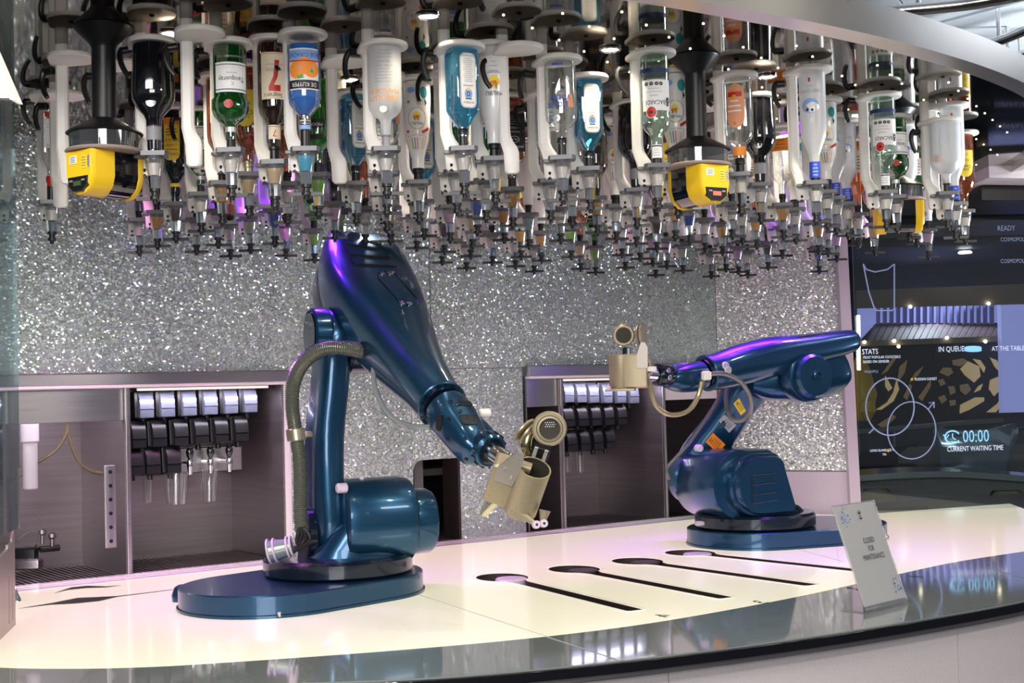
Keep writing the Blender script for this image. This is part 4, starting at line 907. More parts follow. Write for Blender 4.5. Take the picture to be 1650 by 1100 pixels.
# green gin
a = Art(.042).patch(-.044, .044, .050, .128, 'paper').patch(-.044, .044, .0555, .0575, 'ink').patch(-.044, .044, .120, .1225, 'ink').text('Tanqueray', .0, .094, .0185, 'ink', .85).text('IMPORTED', 0, .078, .0055, 'grey_ink').disc(0, .107, .005, 'silver_ink', r0=.5).text('LONDON DRY GIN', .002, .035, .0075, 'silver_ink')
b = Art(.0472, yaw=.2).disc(0, .160, .0115, 'red').disc(0, .160, .0085, 'dark_red', r0=.85).disc(0, .160, .004, 'dark_red', r0=.5)
kind('tan', 'green gin bottle with white label', 'g_green', [(.036, 0), (.0415, .004), (.0415, .135), (.046, .142), (.0465, .165), (.042, .182), (.030, .198), (.016, .208), (.0135, .215), (.0135, .245)], [('label', a.done()), ('seal', b.done('seal'))], cap=('ink', .0135, .228, .27), extra=[band('silver_ink', .0142, .212, .226)], liq=None)
# whiskey with the red seven
a = Art(.040).patch(-.036, .036, .028, .135, 'cream').poly([(-.015, .117), (.015, .117), (.015, .107), (.003, .083), (-.001, .046), (-.013, .046), (-.008, .084), (.002, .103), (-.015, .103)], 'red').text("Seagram's", .004, .126, .0135, 'ink', .9).text('AMERICAN', 0, .068, .0085, 'grey_ink').text('BLENDED WHISKEY', 0, .056, .0048, 'grey_ink').patch(-.036, .036, .0305, .0315, 'red')
b = Art(.0185).patch(-.017, .017, .19, .222, 'cream').text('7', 0, .208, .022, 'red').patch(-.017, .017, .193, .194, 'ink')
kind('sev', 'brown whiskey bottle with red seven', 'g_brown', [(.034, 0), (.0395, .004), (.0395, .145), (.036, .162), (.024, .178), (.018, .19), (.0175, .225), (.014, .24)], [('label', a.done()), ('neck_label', b.done('neck_label'))], cap=('black', .0145, .228, .27))
# blue curacao
a = Art(.043)
a.patch(-.040, .040, .036, .136, 'paper').patch(-.040, .040, .040, .064, 'sky_ink').text('BLUE CURAÇAO', .0, .052, .0135, 'blue_ink', .82).patch(-.040, .040, .065, .112, 'paper').disc(-.019, .086, .021, 'orange').disc(.017, .088, .022, 'orange').disc(-.002, .073, .016, 'orange').disc(-.024, .081, .006, 'peach').disc(.012, .082, .007, 'peach')
a.poly([(-.026, .096), (-.019, .083), (-.014, .094)], 'green_ink').poly([(0, .108), (.006, .097), (.012, .104), (.016, .096), (.016, .110)], 'green_ink').patch(-.040, .040, .113, .133, 'ink').text('DE KUYPER', 0, .1235, .0145, 'paper', .85).patch(-.04, .04, .065, .068, 'red')
b = Art(.0158).text('DE KUYPER', 0, .205, .006, 'paper').patch(-.014, .014, .216, .226, 'sky_ink').lines(-.01, .01, .198, .212, 3, 'silver_ink', .001)
kind('cur', 'bright blue liqueur bottle', 'g_clear', [(.036, 0), (.0415, .004), (.0425, .02), (.0425, .145), (.038, .165), (.024, .183), (.0155, .192), (.0155, .225), (.014, .228)], [('label', a.done()), ('neck_label', b.done('neck_label'))], liq='g_deepblue', cap=('black', .0150, .190, .272), liq_top=.022)
KIND['cur'] = (KIND['cur'][0], [p_ if p_[0] != 'liquid' else ('liquid', MB().lathe([(.040, .022), (.041, .15), (.036, .165), (.022, .182), (.013, .19)], 26).mesh('liquid', 'liq_blue')) for p_ in KIND['cur'][1]])
mat('curacao', (.0, .16, .62), .12, coat=.8); KIND['cur'][1][1][1].materials.clear(); KIND['cur'][1][1][1].materials.append(M['curacao'])
# vodka family: straight sides, short round shoulder
VP = [(.038, 0), (.0435, .004), (.0435, .15), (.041, .166), (.030, .182), (.017, .192), (.0135, .20), (.013, .235)]
a = Art(.0435).text('ABSOLUT', .004, .143, .019, 'orange', 1.0).text('MANDRIN', .004, .124, .019, 'orange', 1.0)
for i in range(6): a.text(['Country of Sweden', 'This superb vodka', 'was distilled from', 'grain grown in the', 'rich fields of', 'southern Sweden'][i], .002, .100-i*.0085, .0075, 'grey_ink', .85)
a.text('IMPORTED', .002, .045, .0065, 'grey_ink').lines(-.02, .02, .016, .034, 3, 'grey_ink', .001)
b = Art(.040, yaw=.12).disc(0, .172, .0095, 'silver_ink').disc(0, .172, .0075, 'grey_ink', r0=.8).disc(0, .172, .0035, 'grey_ink', r0=.4)
kind('abm', 'frosted vodka bottle with orange lettering', 'g_frost', VP, [('label', a.done()), ('medal', b.done('medal'))], cap=('grey_ink', .0125, .222, .272))
a = Art(.0435).text('ABSOLUT', .012, .128, .020, 'blue_ink', .85).text('VODKA', .012, .109, .020, 'blue_ink', .85).poly([(-.024, .10), (-.012, .10), (-.010, .137), (-.030, .137)], 'peach').patch(.0, .03, .012, .018, 'blue_ink')
b = Art(.041, yaw=.5).disc(0, .167, .0095, 'silver_ink', r0=.8).disc(0, .167, .006, 'silver_ink', r0=.6)
kind('abs', 'clear vodka bottle with blue lettering', 'g_clear', VP, [('label', a.done()), ('medal', b.done('medal'))], cap=('black', .0135, .215, .272))
a = Art(.0435, yaw=.75).patch(-.014, .012, .13, .158, 'orange').lines(-.012, .010, .05, .12, 7, 'grey_ink', .0022).patch(-.016, -.012, .035, .125, 'silver_ink')
kind('abr', 'tall frosted bottle with small orange patch', 'g_frost', [(.045, 0), (.050, .004), (.050, .15), (.047, .17), (.032, .19), (.017, .20), (.0135, .21), (.013, .235)], [('label', a.done())], cap=('black', .0125, .222, .272))
# square blue gin
a = Art(None, d=.0375, yaw=.0)
a.patch(-.022, .022, .018, .168, 'paper', r=.014, n=14).patch(-.0205, .0205, .0195, .1665, 'ink', r=.013, n=14).patch(-.0197, .0197, .0203, .1657, 'paper', r=.013, n=14)
a.arc('BOMBAY', 0, .138, .0185, .0072, 'ink', True, .85).arc('SAPPHIRE', 0, .133, .0185, .0062, 'ink', False, .8) if False else a.text('BOMBAY', 0, .153, .0078, 'ink').text('SAPPHIRE', 0, .107, .0068, 'ink')
a.disc(0, .130, .010, 'ink', .0145).disc(0, .130, .009, 'sky_ink', .0132).disc(0, .130, .005, 'navy_ink', .007, r0=.6).disc(0, .117, .0045, 'gold').patch(-.009, .009, .1425, .145, 'navy_ink').lines(-.014, .014, .034, .096, 13, 'grey_ink', .0011).text('LONDON DRY GIN', 0, .026, .0045, 'ink')
kind('bom', 'square blue gin bottle', 'g_blue', [(.030, 0, 6), (.0365, .006, 6), (.0365, .165, 6), (.034, .174, 5), (.020, .205, 3), (.0135, .215, 2), (.0135, .24, 2)], [('label', a.done())], cap=('black', .0150, .218, .272), n=32)
# white coconut rum
def sunset(a, x, z, r):
    a.disc(x, z, r, 'yellow_ink').disc(x+r*.1, z+r*.35, r*.72, 'orange', r*.5)
    for dx, dz, k in ((-.35*r, .35*r, 1), (.45*r, .55*r, .9)):
        for t in range(5):
            an = radians(20+35*t); px_, pz_ = x+dx, z+dz; a.poly([(px_, pz_), (px_-cos(an)*r*.55*k+.0006, pz_-sin(an)*r*.5*k), (px_-cos(an)*r*.55*k-.0006, pz_-sin(an)*r*.5*k-.0012)], 'ink')
        a.poly([(x+dx-.0006, z+dz), (x+dx+.0006, z+dz), (x+dx+.001, z+r*1.2), (x+dx-.001, z+r*1.2)], 'ink')
a = Art(.0400, yaw=.12); sunset(a, 0, .088, .0150); a.text('MALIBU', 0, .117, .0150, 'ink', .85).lines(-.02, .02, .062, .066, 2, 'grey_ink', .0015).lines(-.01, .012, .04, .05, 2, 'grey_ink', .001)
MP = [(.035, 0), (.041, .004), (.041, .05), (.0385, .12), (.034, .16), (.024, .19), (.0185, .21), (.0185, .236)]
kind('mal', 'white coconut rum bottle', 'g_white', MP, [('label', a.done())], cap=('black', .0170, .232, .275), extra=[band('g_frost', .0415, .0, .024, 'base_band')])
a = Art(.041, yaw=.1)
a.disc(0, .105, .027, 'gold', .030, n=26).disc(0, .105, .025, 'paper', .028, n=26); sunset(a, .001, .098, .0115); a.text('MALIBU', .0, .119, .0115, 'ink', .85)
a.poly([(-.034, .128), (-.012, .140), (-.014, .147), (-.036, .135)], 'red').disc(-.02, .035, .012, 'teal_ink', .016).disc(.016, .028, .012, 'sky_ink', .008).poly([(-.030, .062), (-.022, .050), (-.024, .072)], 'ink').disc(.024, .060, .004, 'green_ink').disc(.027, .14, .004, 'red')
for i, m_ in enumerate(('orange', 'sky_ink', 'yellow_ink', 'red', 'blue_ink', 'green_ink', 'yellow_ink')):
    x = (i-3)*.0052; a.poly([(x-.001, .190), (x+.001, .190), (x*1.5+.0012, .158), (x*1.5-.0012, .158)], m_)
for i in range(9): a.disc((i-4)*.006, .150 - abs(i-4)*-.0012, .0010, 'ink', .0016, n=6)
kind('mlp', 'white rum bottle with coloured print', 'g_white', MP, [('label', a.done())], cap=('black', .0170, .232, .275))
# clear rum with red emblem
a = Art(.0405, yaw=.08)
a.patch(-.048, .040, .066, .142, 'paper', n=14).text('BACARDÍ', .0, .1215, .0155, 'ink', .88).text('SUPERIOR', .004, .105, .0052, 'grey_ink').lines(-.022, .03, .088, .096, 2, 'grey_ink', .0009).disc(.012, .146, .0150, 'paper').disc(.012, .146, .0135, 'red').poly([(.002, .149), (.012, .142), (.022, .149), (.016, .147), (.012, .151), (.008, .147)], 'ink')
for x in (-.016, -.004, .010, .024): a.disc(x, .0765, .0052, 'ink', .0045, r0=.45).disc(x, .0765, .002, 'grey_ink')
a.disc(-.036, .118, .006, 'ink', .009, r0=.3).patch(-.04, -.03, .127, .131, 'ink')
b = Art(.0163).patch(-.015, .015, .222, .255, 'paper').patch(-.015, .015, .224, .227, 'ink').lines(-.008, .01, .235, .248, 3, 'grey_ink', .001)
kind('bac', 'clear rum bottle with red emblem', 'g_green_tint', [(.035, 0), (.0398, .004), (.0398, .15), (.041, .155), (.040, .170), (.030, .186), (.018, .198), (.0152, .205), (.0152, .255)], [('label', a.done()), ('neck_label', b.done('neck_label'))], cap=('black', .0140, .250, .28), extra=[band('navy_ink', .0403, .036, .047, 'base_band')])
# square black label whiskey
a = Art(None, d=.0385)
a.patch(-.034, .034, .05, .165, 'ink', n=4).text("JACK DANIEL'S", 0, .150, .0088, 'paper', .95).disc(0, .128, .015, 'paper', .010, r0=.9).text('No.7', 0, .128, .0085, 'paper').text('TENNESSEE', 0, .105, .0075, 'silver_ink').text('WHISKEY', 0, .093, .0085, 'silver_ink').lines(-.02, .02, .06, .082, 4, 'silver_ink', .001)
kind('jdw', 'square whiskey bottle with black label', 'g_amber', [(.032, 0, 6), (.0378, .005, 6), (.0378, .175, 6), (.034, .188, 4), (.018, .200, 2.4), (.0145, .21, 2), (.0145, .24, 2)], [('label', a.done())], cap=('black', .0150, .215, .272), n=32)
# dark coffee liqueur
a = Art(.041, yaw=.35).patch(-.026, .026, .030, .150, 'yellow_ink', r=.02, n=16).patch(-.022, .022, .034, .040, 'red').text('KAHLÚA', 0, .132, .0125, 'red', .9).text('COFFEE', 0, .105, .0105, 'red').text('LIQUEUR', 0, .090, .0105, 'red').patch(-.02, .02, .117, .119, 'red').lines(-.018, .018, .05, .075, 4, 'red', .003).patch(-.026, .026, .024, .045, 'orange')
kind('kah', 'dark coffee liqueur bottle with yellow label', 'g_black', [(.035, 0), (.041, .004), (.041, .125), (.042, .15), (.038, .175), (.022, .198), (.0155, .21), (.0155, .24)], [('label', a.done())], cap=('g_black', .0150, .232, .275), extra=[band('yellow_ink', .0165, .214, .224)])
# gold tequila
a = Art(.041, yaw=.25).disc(0, .118, .030, 'yellow_ink', .038).patch(-.032, .032, .060, .115, 'yellow_ink').text('Jose', 0, .130, .014, 'ink').text('Cuervo', 0, .118, .015, 'ink', .9).text('TEQUILA', 0, .095, .008, 'ink').disc(0, .075, .010, 'gold').disc(0, .075, .006, 'orange').patch(-.032, .032, .058, .060, 'red')
kind('cue', 'gold tequila bottle with yellow label', 'g_amber', [(.035, 0), (.041, .004), (.041, .14), (.043, .165), (.036, .19), (.020, .208), (.0155, .218), (.0155, .24)], [('label', a.done())], cap=('brass', .0150, .238, .272))
# frosted vodka, blue neck
a = Art(.0385, yaw=.3).text('GREY GOOSE', .0, .052, .0105, 'grey_ink', .95).text('VODKA', .0, .040, .006, 'grey_ink').patch(-.003, .003, .020, .030, 'red').disc(0, .088, .026, 'sky_ink', .018).disc(-.004, .092, .022, 'silver_ink', .012).poly([(-.018, .088), (-.004, .080), (.012, .086), (.002, .096)], 'paper').disc(-.006, .099, .004, 'navy_ink').disc(.008, .098, .004, 'navy_ink')
for i in range(4): a.poly([(-.014+i*.008, .118), (-.012+i*.008, .118), (-.006+i*.008, .128), (-.010+i*.008, .126)], 'silver_ink')
b = Art(.0152).patch(-.0155*3, .0155*3, .222, .262, 'blue_ink', n=24).lines(-.008, .008, .230, .255, 4, 'sky_ink', .003)
kind('goo', 'tall frosted vodka bottle with blue neck', 'g_frost', [(.034, 0), (.0385, .004), (.0385, .135), (.036, .160), (.022, .190), (.015, .205), (.0142, .225), (.0142, .258)], [('label', a.done()), ('neck_label', b.done('neck_label'))], cap=('black', .0130, .258, .29))
# clear with peach label
a = Art(.0445, yaw=.35).patch(-.030, .024, .022, .148, 'peach', r=.03, n=18).patch(-.022, .02, .045, .060, 'red').patch(-.03, .024, .046, .047, 'orange').lines(-.02, .02, .072, .10, 3, 'paper', .004).text('1L', 0, .135, .010, 'ink').disc(0, .06, .006, 'orange')
kind('pea', 'clear bottle with peach label', 'g_clear', [(.039, 0), (.0435, .004), (.044, .14), (.043, .160), (.034, .180), (.021, .19), (.0195, .2), (.0195, .228)], [('label', a.done())], cap=('black', .0150, .228, .272), extra=[band('orange', .0200, .196, .222)])
# clear rectangular gin with red band
a = Art(None, d=.0300).patch(-.022, .022, .042, .055, 'red', n=4).patch(-.024, .024, .060, .135, 'paper', n=4).text('BEEFEATER', 0, .128, .0095, 'red', .72).lines(-.016, .016, .067, .082, 3, 'grey_ink', .001).poly([(-.006, .118), (-.007, .102), (-.003, .094), (0, .087), (.003, .094), (.008, .1), (.004, .112), (.006, .118)], 'red').patch(-.010, .008, .118, .121, 'red')
kind('bee', 'clear square gin bottle with red figure', 'g_clear', [(.030, 0, 5), (.035, .005, 5), (.035, .145, 5), (.030, .165, 4), (.018, .180, 2.5), (.0140, .19, 2), (.0140, .21, 2)], [('label', a.done())], cap=('red', .0150, .205, .232), sy=.84, extra=[('stopper', MB().lathe([(.013, .232), (.013, .27)], 14).mesh('stopper', 'black'))], n=32)
# bright green melon
a = Art(.038, yaw=.2).poly([(-.026, .150), (-.024, .118), (.024, .118), (.026, .150), (.016, .178), (-.016, .178)][::-1], 'ink').text('MIDORI', 0, .134, .0125, 'paper', .9).poly([(-.008, .148), (0, .158), (.008, .148), (.003, .152), (0, .147), (-.003, .152)], 'paper')
kind('mid', 'bright green melon liqueur bottle', 'g_bgreen', [(.033, 0), (.038, .004), (.038, .12), (.040, .16), (.030, .19), (.018, .20), (.015, .21), (.015, .24)], [('label', a.done())], cap=('black', .0150, .205, .272))
a = Art(.036, yaw=.2).disc(0, .18, .010, 'purple_ink', r0=.75).text('S', 0, .18, .010, 'purple_ink').lines(-.015, .015, .05, .12, 5, 'purple_ink', .003)
kind('pur', 'dark purple berry liqueur bottle', 'g_purple', [(.032, 0), (.037, .004), (.037, .15), (.030, .18), (.018, .20), (.017, .25)], [('label', a.done())], cap=('g_purple', .0165, .24, .272))
GP = [(.035, 0), (.040, .004), (.040, .15), (.037, .168), (.024, .188), (.0150, .20), (.0145, .24)]
a = Art(.0405, yaw=.15).patch(-.034, .034, .035, .12, 'cream').patch(-.034, .034, .050, .052, 'orange').lines(-.02, .02, .06, .105, 5, 'ink', .003)
lab_ = a.done()
kind('amb', 'amber bottle with cream label', 'g_amber', GP, [('label', lab_)])
kind('org', 'orange spirit bottle with cream label', 'g_orange', GP, [('label', lab_)], cap=('black', .0145, .235, .272))
a = Art(.0405, yaw=.15).patch(-.034, .034, .05, .12, 'paper').lines(-.022, .022, .06, .11, 5, 'blue_ink', .003).disc(0, .085, .012, 'sky_ink')
kind('clr', 'clear bottle with plain white label', 'g_clear', GP, [('label', a.done())])
a = Art(.0405).patch(-.046, .046, .040, .085, 'orange', n=14).lines(-.02, .02, .048, .075, 3, 'red', .002)
kind('red', 'clear bottle with orange red band', 'g_clear', [(.036, 0), (.041, .004), (.041, .12), (.044, .15), (.038, .175), (.022, .19), (.013, .2), (.013, .235)], [('label', a.done())])
a = Art(.0405, yaw=.2).patch(-.03, .03, .05, .12, 'ink').text('XO', 0, .085, .02, 'gold')
kind('drk', 'dark red bottle with black label', 'g_brown', GP, [('label', a.done())])
kind('blu', 'deep blue liqueur bottle', 'g_deepblue', GP, [('label', lab_)])
kind('grn', 'plain green bottle', 'g_green', GP, [('label', KIND['clr'][1][2][1])])
kind('gwh', 'plain white bottle', 'g_white', MP, [])

# optic: bracket, cone, float, valve, bar
ob = MB(); ob.rings([[Vector((x, y, z)) for x, y in ((-.038, -.008), (-.030, -.026), (.030, -.026), (.038, -.008), (.030, .026), (-.030, .026))] for z in (-.006, .006)]); ob.box((-.042, .012, -.004), (.022, .020, .010), bev=.002); ob.lathe([(.022, -.014), (.025, -.006)], 16)
OB = ob.mesh('bracket', 'optic_grey')
OC = MB().lathe([(.0245, -.014), (.0225, -.030), (.0165, -.056)], 18, caps=False).mesh('chamber', 'cone')
OL = {}
for l_ in ('clear', 'amber', 'pale', 'green', 'palegreen', 'blue', 'cyan', 'dark', 'pink', 'teal', 'orange'):
    OL[l_] = MB().lathe([(.0150, -.0240) if l_ == 'clear' else (.0215, -.0165), (.0200, -.032) if l_ != 'clear' else (.0160, -.034), (.0148, -.055)], 16).mesh('measure', 'liq_'+l_)
ov = MB()
for i in range(10):
    a_ = 2*pi*i/10; 
ov.lathe([(.0165, -.056), (.0158, -.060), (.0135, -.088)], 10, caps=True); OV = ov.mesh('valve', 'chrome', ang=10)
ot = MB(); ot.lathe([(.0135, -.088), (.0135, -.096), (.009, -.097), (.009, -.106), (.013, -.108), (.013, -.116), (.007, -.118), (.006, -.126)], 14); ot.rings([[Vector((x, y, z)) for y, z in ((-.005, -.1085), (.005, -.1085), (.005, -.1175), (-.005, -.1175))] for x in (-.041, -.038, .038, .041)]); OT = ot.mesh('trigger_bar', 'black')
# plate, lever
def hull_plate():
    pts = []; cx_, cy_ = -.052, .052
    for i in range(40):
        a_ = 2*pi*i/40; pts.append(Vector((.062*cos(a_), .062*sin(a_), 0)))
        pts.append(Vector((cx_+.024*cos(a_), cy_+.024*sin(a_), 0)))
    pts = sorted(set((round(p.x, 5), round(p.y, 5)) for p in pts)); lo = []; up_ = []
    cr = lambda o, a, b: (a[0]-o[0])*(b[1]-o[1])-(a[1]-o[1])*(b[0]-o[0])
    for p in pts:
        while len(lo) > 1 and cr(lo[-2], lo[-1], p) <= 0: lo.pop()
        lo.append(p)
    for p in reversed(pts):
        while len(up_) > 1 and cr(up_[-2], up_[-1], p) <= 0: up_.pop()
        up_.append(p)
    return [Vector((x, y, 0)) for x, y in lo[:-1]+up_[:-1]]
hp = hull_plate(); cen = Vector((-.015, .015, 0))
mb = MB(); mb.rings([[cen + (p-cen)*k + UP*z for p in hp] for k, z in ((.96, .0), (1, .003), (1, .010), (.97, .013))]); PLATE = mb.mesh('plate', 'plastic_white')
SCREW = MB().lathe([(.007, .013), (.007, .017), (.004, .019)], 10).mesh('screw', 'black')
mb = MB(); mb.cyl((0, 0, 0), (-.026, 0, 0), .011, n=14, bev=.002); mb.tube([(-.022, -.002, .006), (-.031, -.004, -.004), (-.035, -.006, -.024), (-.030, -.008, -.052), (-.020, -.010, -.072)], .008, 8, smooth=4, rfun=lambda i: .0085-.00012*i); LEVER = mb.mesh('lever', 'black')
PIN = MB().lathe([(.004, 0), (.0055, -.004), (.002, -.012), (.006, -.018), (.006, -.021)], 8).mesh('spring_pin', 'black')
_pole = {}
def pole_mesh(zt):
    """pole from the ceiling to a cranked foot beside the optic; zt: height of the foot end"""
    key = round(zt, 2)
    if key not in _pole:
        mb = MB(); x, y = -.047, .061; w, d = .0155, .013; zb = key; rg = []
        for z, dx, dy, ww in ((CEIL, 0, 0, w), (zb+.115, 0, 0, w), (zb+.100, .001, -.002, w+.001), (zb+.085, .006, -.006, w+.002), (zb+.070, .013, -.012, w+.005), (zb+.055, .017, -.015, w+.005), (zb+.006, .018, -.016, w+.004), (zb, .018, -.016, w-.002)):
            rg.append([Vector((x+dx+a*ww, y+dy+b*d, z)) for a, b in ((1, .5), (.6, 1), (-.6, 1), (-1, .5), (-1, -.5), (-.6, -1), (.6, -1), (1, -.5))])
        mb.rings(rg); _pole[key] = mb.mesh('pole', 'plastic_white', ang=40)
    return _pole[key]
# (photo x, y of the trigger bar, measure colour, bottle kind, plate y in the photo or None, yaw)
HB = [
 (250, 323, 'clear', 'hen', 72, .1), (374, 318, 'clear', 'tan', 75, .1), (444, 335, 'pale', 'sev', 70, .1), (494, 316, 'cyan', 'cur', 60, 0), (624, 315, 'clear', 'abm', 78, 0), (749, 314, 'clear', 'bom', 80, .42),
 (799, 327, 'clear', 'mal', 79, .2), (908, 325, 'clear', 'abs', 100, .2), (952, 339, 'clear', 'bom', 130, .30), (1061, 336, 'clear', 'bac', 90, .1), (1093, 348, 'clear', 'mlp', 121, .1), (1195, 345, 'clear', 'pea', 126, .1),
 (1227, 358, 'clear', 'hen', 160, .2), (1316, 359, 'clear', 'goo', 116, .1), (1429, 368, 'clear', 'bac', 158, .1), (1528, 368, 'clear', 'abr', 198, .1),
 (84, 389, 'clear', 'bee', 158, .15), (284, 388, 'dark', 'kah', 180, .1), (325, 375, 'clear', 'tan', 183, .1), (359, 361, 'amber', 'amb', 128, .2), (402, 349, 'pale', 'cue', 112, .1), (225, 409, 'clear', 'drk', None, 0),
 (514, 349, 'green', 'mid', None, .1), (540, 386, 'pink', 'pur', None, 0), (575, 360, 'clear', 'bom', 155, .35), (589, 392, 'clear', 'org', None, 0), (624, 346, 'clear', 'abs', None, .5), (676, 358, 'clear', 'mlp', 133, .1),
 (684, 383, 'clear', 'bom', None, .4), (827, 366, 'amber', 'jdw', None, .3), (888, 355, 'clear', 'clr', 155, .2), (853, 399, 'teal', 'gwh', None, 0), (963, 377, 'amber', 'drk', None, .3), (994, 387, 'clear', 'mlp', None, .1), (1027, 366, 'clear', 'hen', 170, .2),
 (1263, 384, 'amber', 'red', 208, 0), (1283, 390, 'clear', 'mlp', None, .3), (1334, 367, 'clear', 'mlp', 166, .2), (1349, 375, 'clear', 'goo', None, .2), (1367, 382, 'clear', 'goo', None, .2), (1384, 396, 'clear', 'org', None, .2),
 (1446, 373, 'clear', 'tan', 193, .3), (1465, 385, 'clear', 'goo', 205, .2), (1478, 395, 'green', 'grn', None, .2), (1541, 385, 'clear', 'goo', 174, .3), (1556, 391, 'clear', 'cue', 218, .5), (1497, 416, 'pink', 'gwh', None, 0),
 (254, 399, 'amber', 'amb', None, .2), (317, 408, 'clear', 'gwh', None, 0), (352, 397, 'pink', 'clr', None, 0), (372, 415, 'clear', 'org', None, 0), (404, 406, 'palegreen', 'clr', None, 0), (443, 395, 'blue', 'blu', None, 0), (461, 414, 'pink', 'gwh', None, 0),
 (464, 361, 'clear', 'org', None, 0), (507, 421, 'green', 'mid', None, 0), (551, 395, 'palegreen', 'mid', None, .3), (624, 372, 'clear', 'clr', None, 0), (630, 391, 'pale', 'gwh', None, 0), (672, 402, 'clear', 'gwh', None, 0),
 (737, 344, 'clear', 'grn', None, .2), (726, 389, 'pink', 'gwh', None, 0), (717, 408, 'dark', 'drk', None, 0), (713, 425, 'pale', 'gwh', None, 0), (784, 355, 'clear', 'grn', None, .3), (770, 377, 'blue', 'blu', None, .1), (762, 399, 'pale', 'gwh', None, 0),
 (759, 415, 'clear', 'clr', None, 0), (752, 434, 'clear', 'gwh', None, 0), (813, 389, 'amber', 'gwh', None, 0), (794, 425, 'clear', 'clr', None, 0), (840, 416, 'amber', 'cue', None, 0), (831, 431, 'clear', 'gwh', None, 0), (873, 422, 'amber', 'gwh', None, 0),
 (861, 439, 'clear', 'gwh', None, 0), (923, 364, 'clear', 'clr', None, .3), (904, 390, 'clear', 'cue', None, .3), (921, 416, 'green', 'gwh', None, 0), (936, 435, 'pale', 'org', None, 0), (960, 441, 'green', 'mid', None, 0), (1003, 413, 'clear', 'gwh', None, 0),
 (1008, 433, 'clear', 'gwh', None, 0), (1032, 419, 'clear', 'clr', None, 0), (1026, 395, 'clear', 'gwh', None, 0), (1059, 403, 'dark', 'drk', None, 0), (1052, 427, 'pink', 'gwh', None, 0), (1057, 445, 'clear', 'gwh', None, 0), (1075, 431, 'pink', 'clr', None, 0),
 (1089, 385, 'amber', 'cue', None, 0), (1101, 438, 'palegreen', 'gwh', None, 0), (1112, 392, 'blue', 'blu', None, 0), (1137, 404, 'clear', 'gwh', None, 0), (1146, 447, 'clear', 'gwh', None, 0), (1165, 409, 'amber', 'amb', None, 0), (1170, 436, 'pink', 'gwh', None, 0),
 (1190, 440, 'pink', 'clr', None, 0), (1205, 445, 'clear', 'gwh', None, 0), (1181, 383, 'clear', 'clr', None, .4), (1197, 392, 'clear', 'gwh', None, 0), (1220, 399, 'amber', 'org', None, 0), (1238, 433, 'dark', 'drk', None, 0), (1261, 414, 'pink', 'gwh', None, 0),
 (1320, 407, 'amber', 'goo', None, 0), (1335, 411, 'pink', 'gwh', None, 0), (1349, 420, 'pink', 'gwh', None, 0), (1320, 439, 'blue', 'blu', None, 0), (1410, 409, 'pale', 'amb', None, 0),
]
cnt = {}
for q in HB: cnt[q[3]] = cnt.get(q[3], 0) + 1
order = {k: sorted([q for q in HB if q[3] == k], key=lambda q: q[0]) for k in cnt}
POS = []
for (px, py, liq, kd, dy, yaw) in HB:
    tip = PZ(px, py, 2.10); H = .262
    if dy:
        zd = W(px, dy, tip.y).z; zd_ = min(zd, 2.515)
        if zd > 2.515:
            k = ray(px, dy); D = (2.515-1.6)/k.z*k.y; tip = W(px, py, D); zd = 2.515
        H = zd - tip.z - .118
    else: H = .262 + .02*((px*7) % 5 - 2)/2
    H = max(.21, min(.36, H)); zb = tip.z + .118; x, y = tip.x, tip.y
    desc, parts = KIND[kd]; i = order[kd].index((px, py, liq, kd, dy, yaw))
    name = desc if cnt[kd] == 1 else f'{ordw(i)} {desc} from left'
    POS.append((x, y, name, px))
    bt = thing('bottle', name if len(name.split()) > 3 else 'upside down ' + name, 'bottle', (x, y, zb+H), 'bottles hanging upside down over the bar')
    bt['label'] = ('upside down ' + name)[:200]
    bt.rotation_euler = (0, pi, yaw - math.atan2(x, y)); bt.scale = (1, 1, (H-.002)/.272)
    for nm, me in parts: inst(nm, me, bt)
    op = thing('optic', 'grey optic under the ' + name, 'optic', (x, y, zb), 'optics under the bottles'); rz = random.uniform(-.15, .15) - math.atan2(x, y)*.5; op.rotation_euler = (0, 0, rz)
    inst('bracket', OB, op); inst('chamber', OC, op); inst('measure', OL[liq], op); inst('valve', OV, op); inst('trigger_bar', OT, op)
    hd = thing('bottle_holder', 'white pole and plate holding the ' + name, 'holder', (x, y, 0), 'white bottle holders')
    inst('pole', pole_mesh(zb-.045), hd); inst('plate', PLATE, hd, (0, 0, zb+H)); inst('screw', SCREW, hd, (0, 0, zb+H))
    inst('lever', LEVER, hd, (-.068, .056, zb+H+.004 if (px*3) % 5 < 3 else zb+H-.02), (0, random.choice((0, .2, -.25, 2.2, 1.4)) if dy is None else random.uniform(-.3, .3), random.uniform(-.4, .3)))
    inst('spring_pin', PIN, hd, (-.034, .035, zb-.03))
# holders with no bottle
for i, (px, py, py2, w_) in enumerate([(103, 157, 330, 'far left, beside the clear gin bottle'), (116, 97, 285, 'left of the black post'), (187, 107, 286, 'in front of the left black post'), (322, 57, 286, 'between black brandy and green gin bottles'), (557, 103, 282, 'between the bright blue and frosted bottles'), (838, 82, 290, 'right of the white coconut rum bottle'), (1135, 176, 330, 'behind the right black post')]):
    p = PZ(px, py, 2.487); hd = thing('bottle_holder', 'empty white holder ' + w_, 'holder', (p.x, p.y, 0), 'white bottle holders'); zb = 2.225
    inst('pole', pole_mesh(zb-.06), hd); inst('plate', PLATE, hd, (0, 0, 2.487)); inst('screw', SCREW, hd, (0, 0, 2.487)); inst('lever', LEVER, hd, (-.068, .056, 2.475), (0, random.uniform(-.2, .2), random.uniform(-.4, .2)))

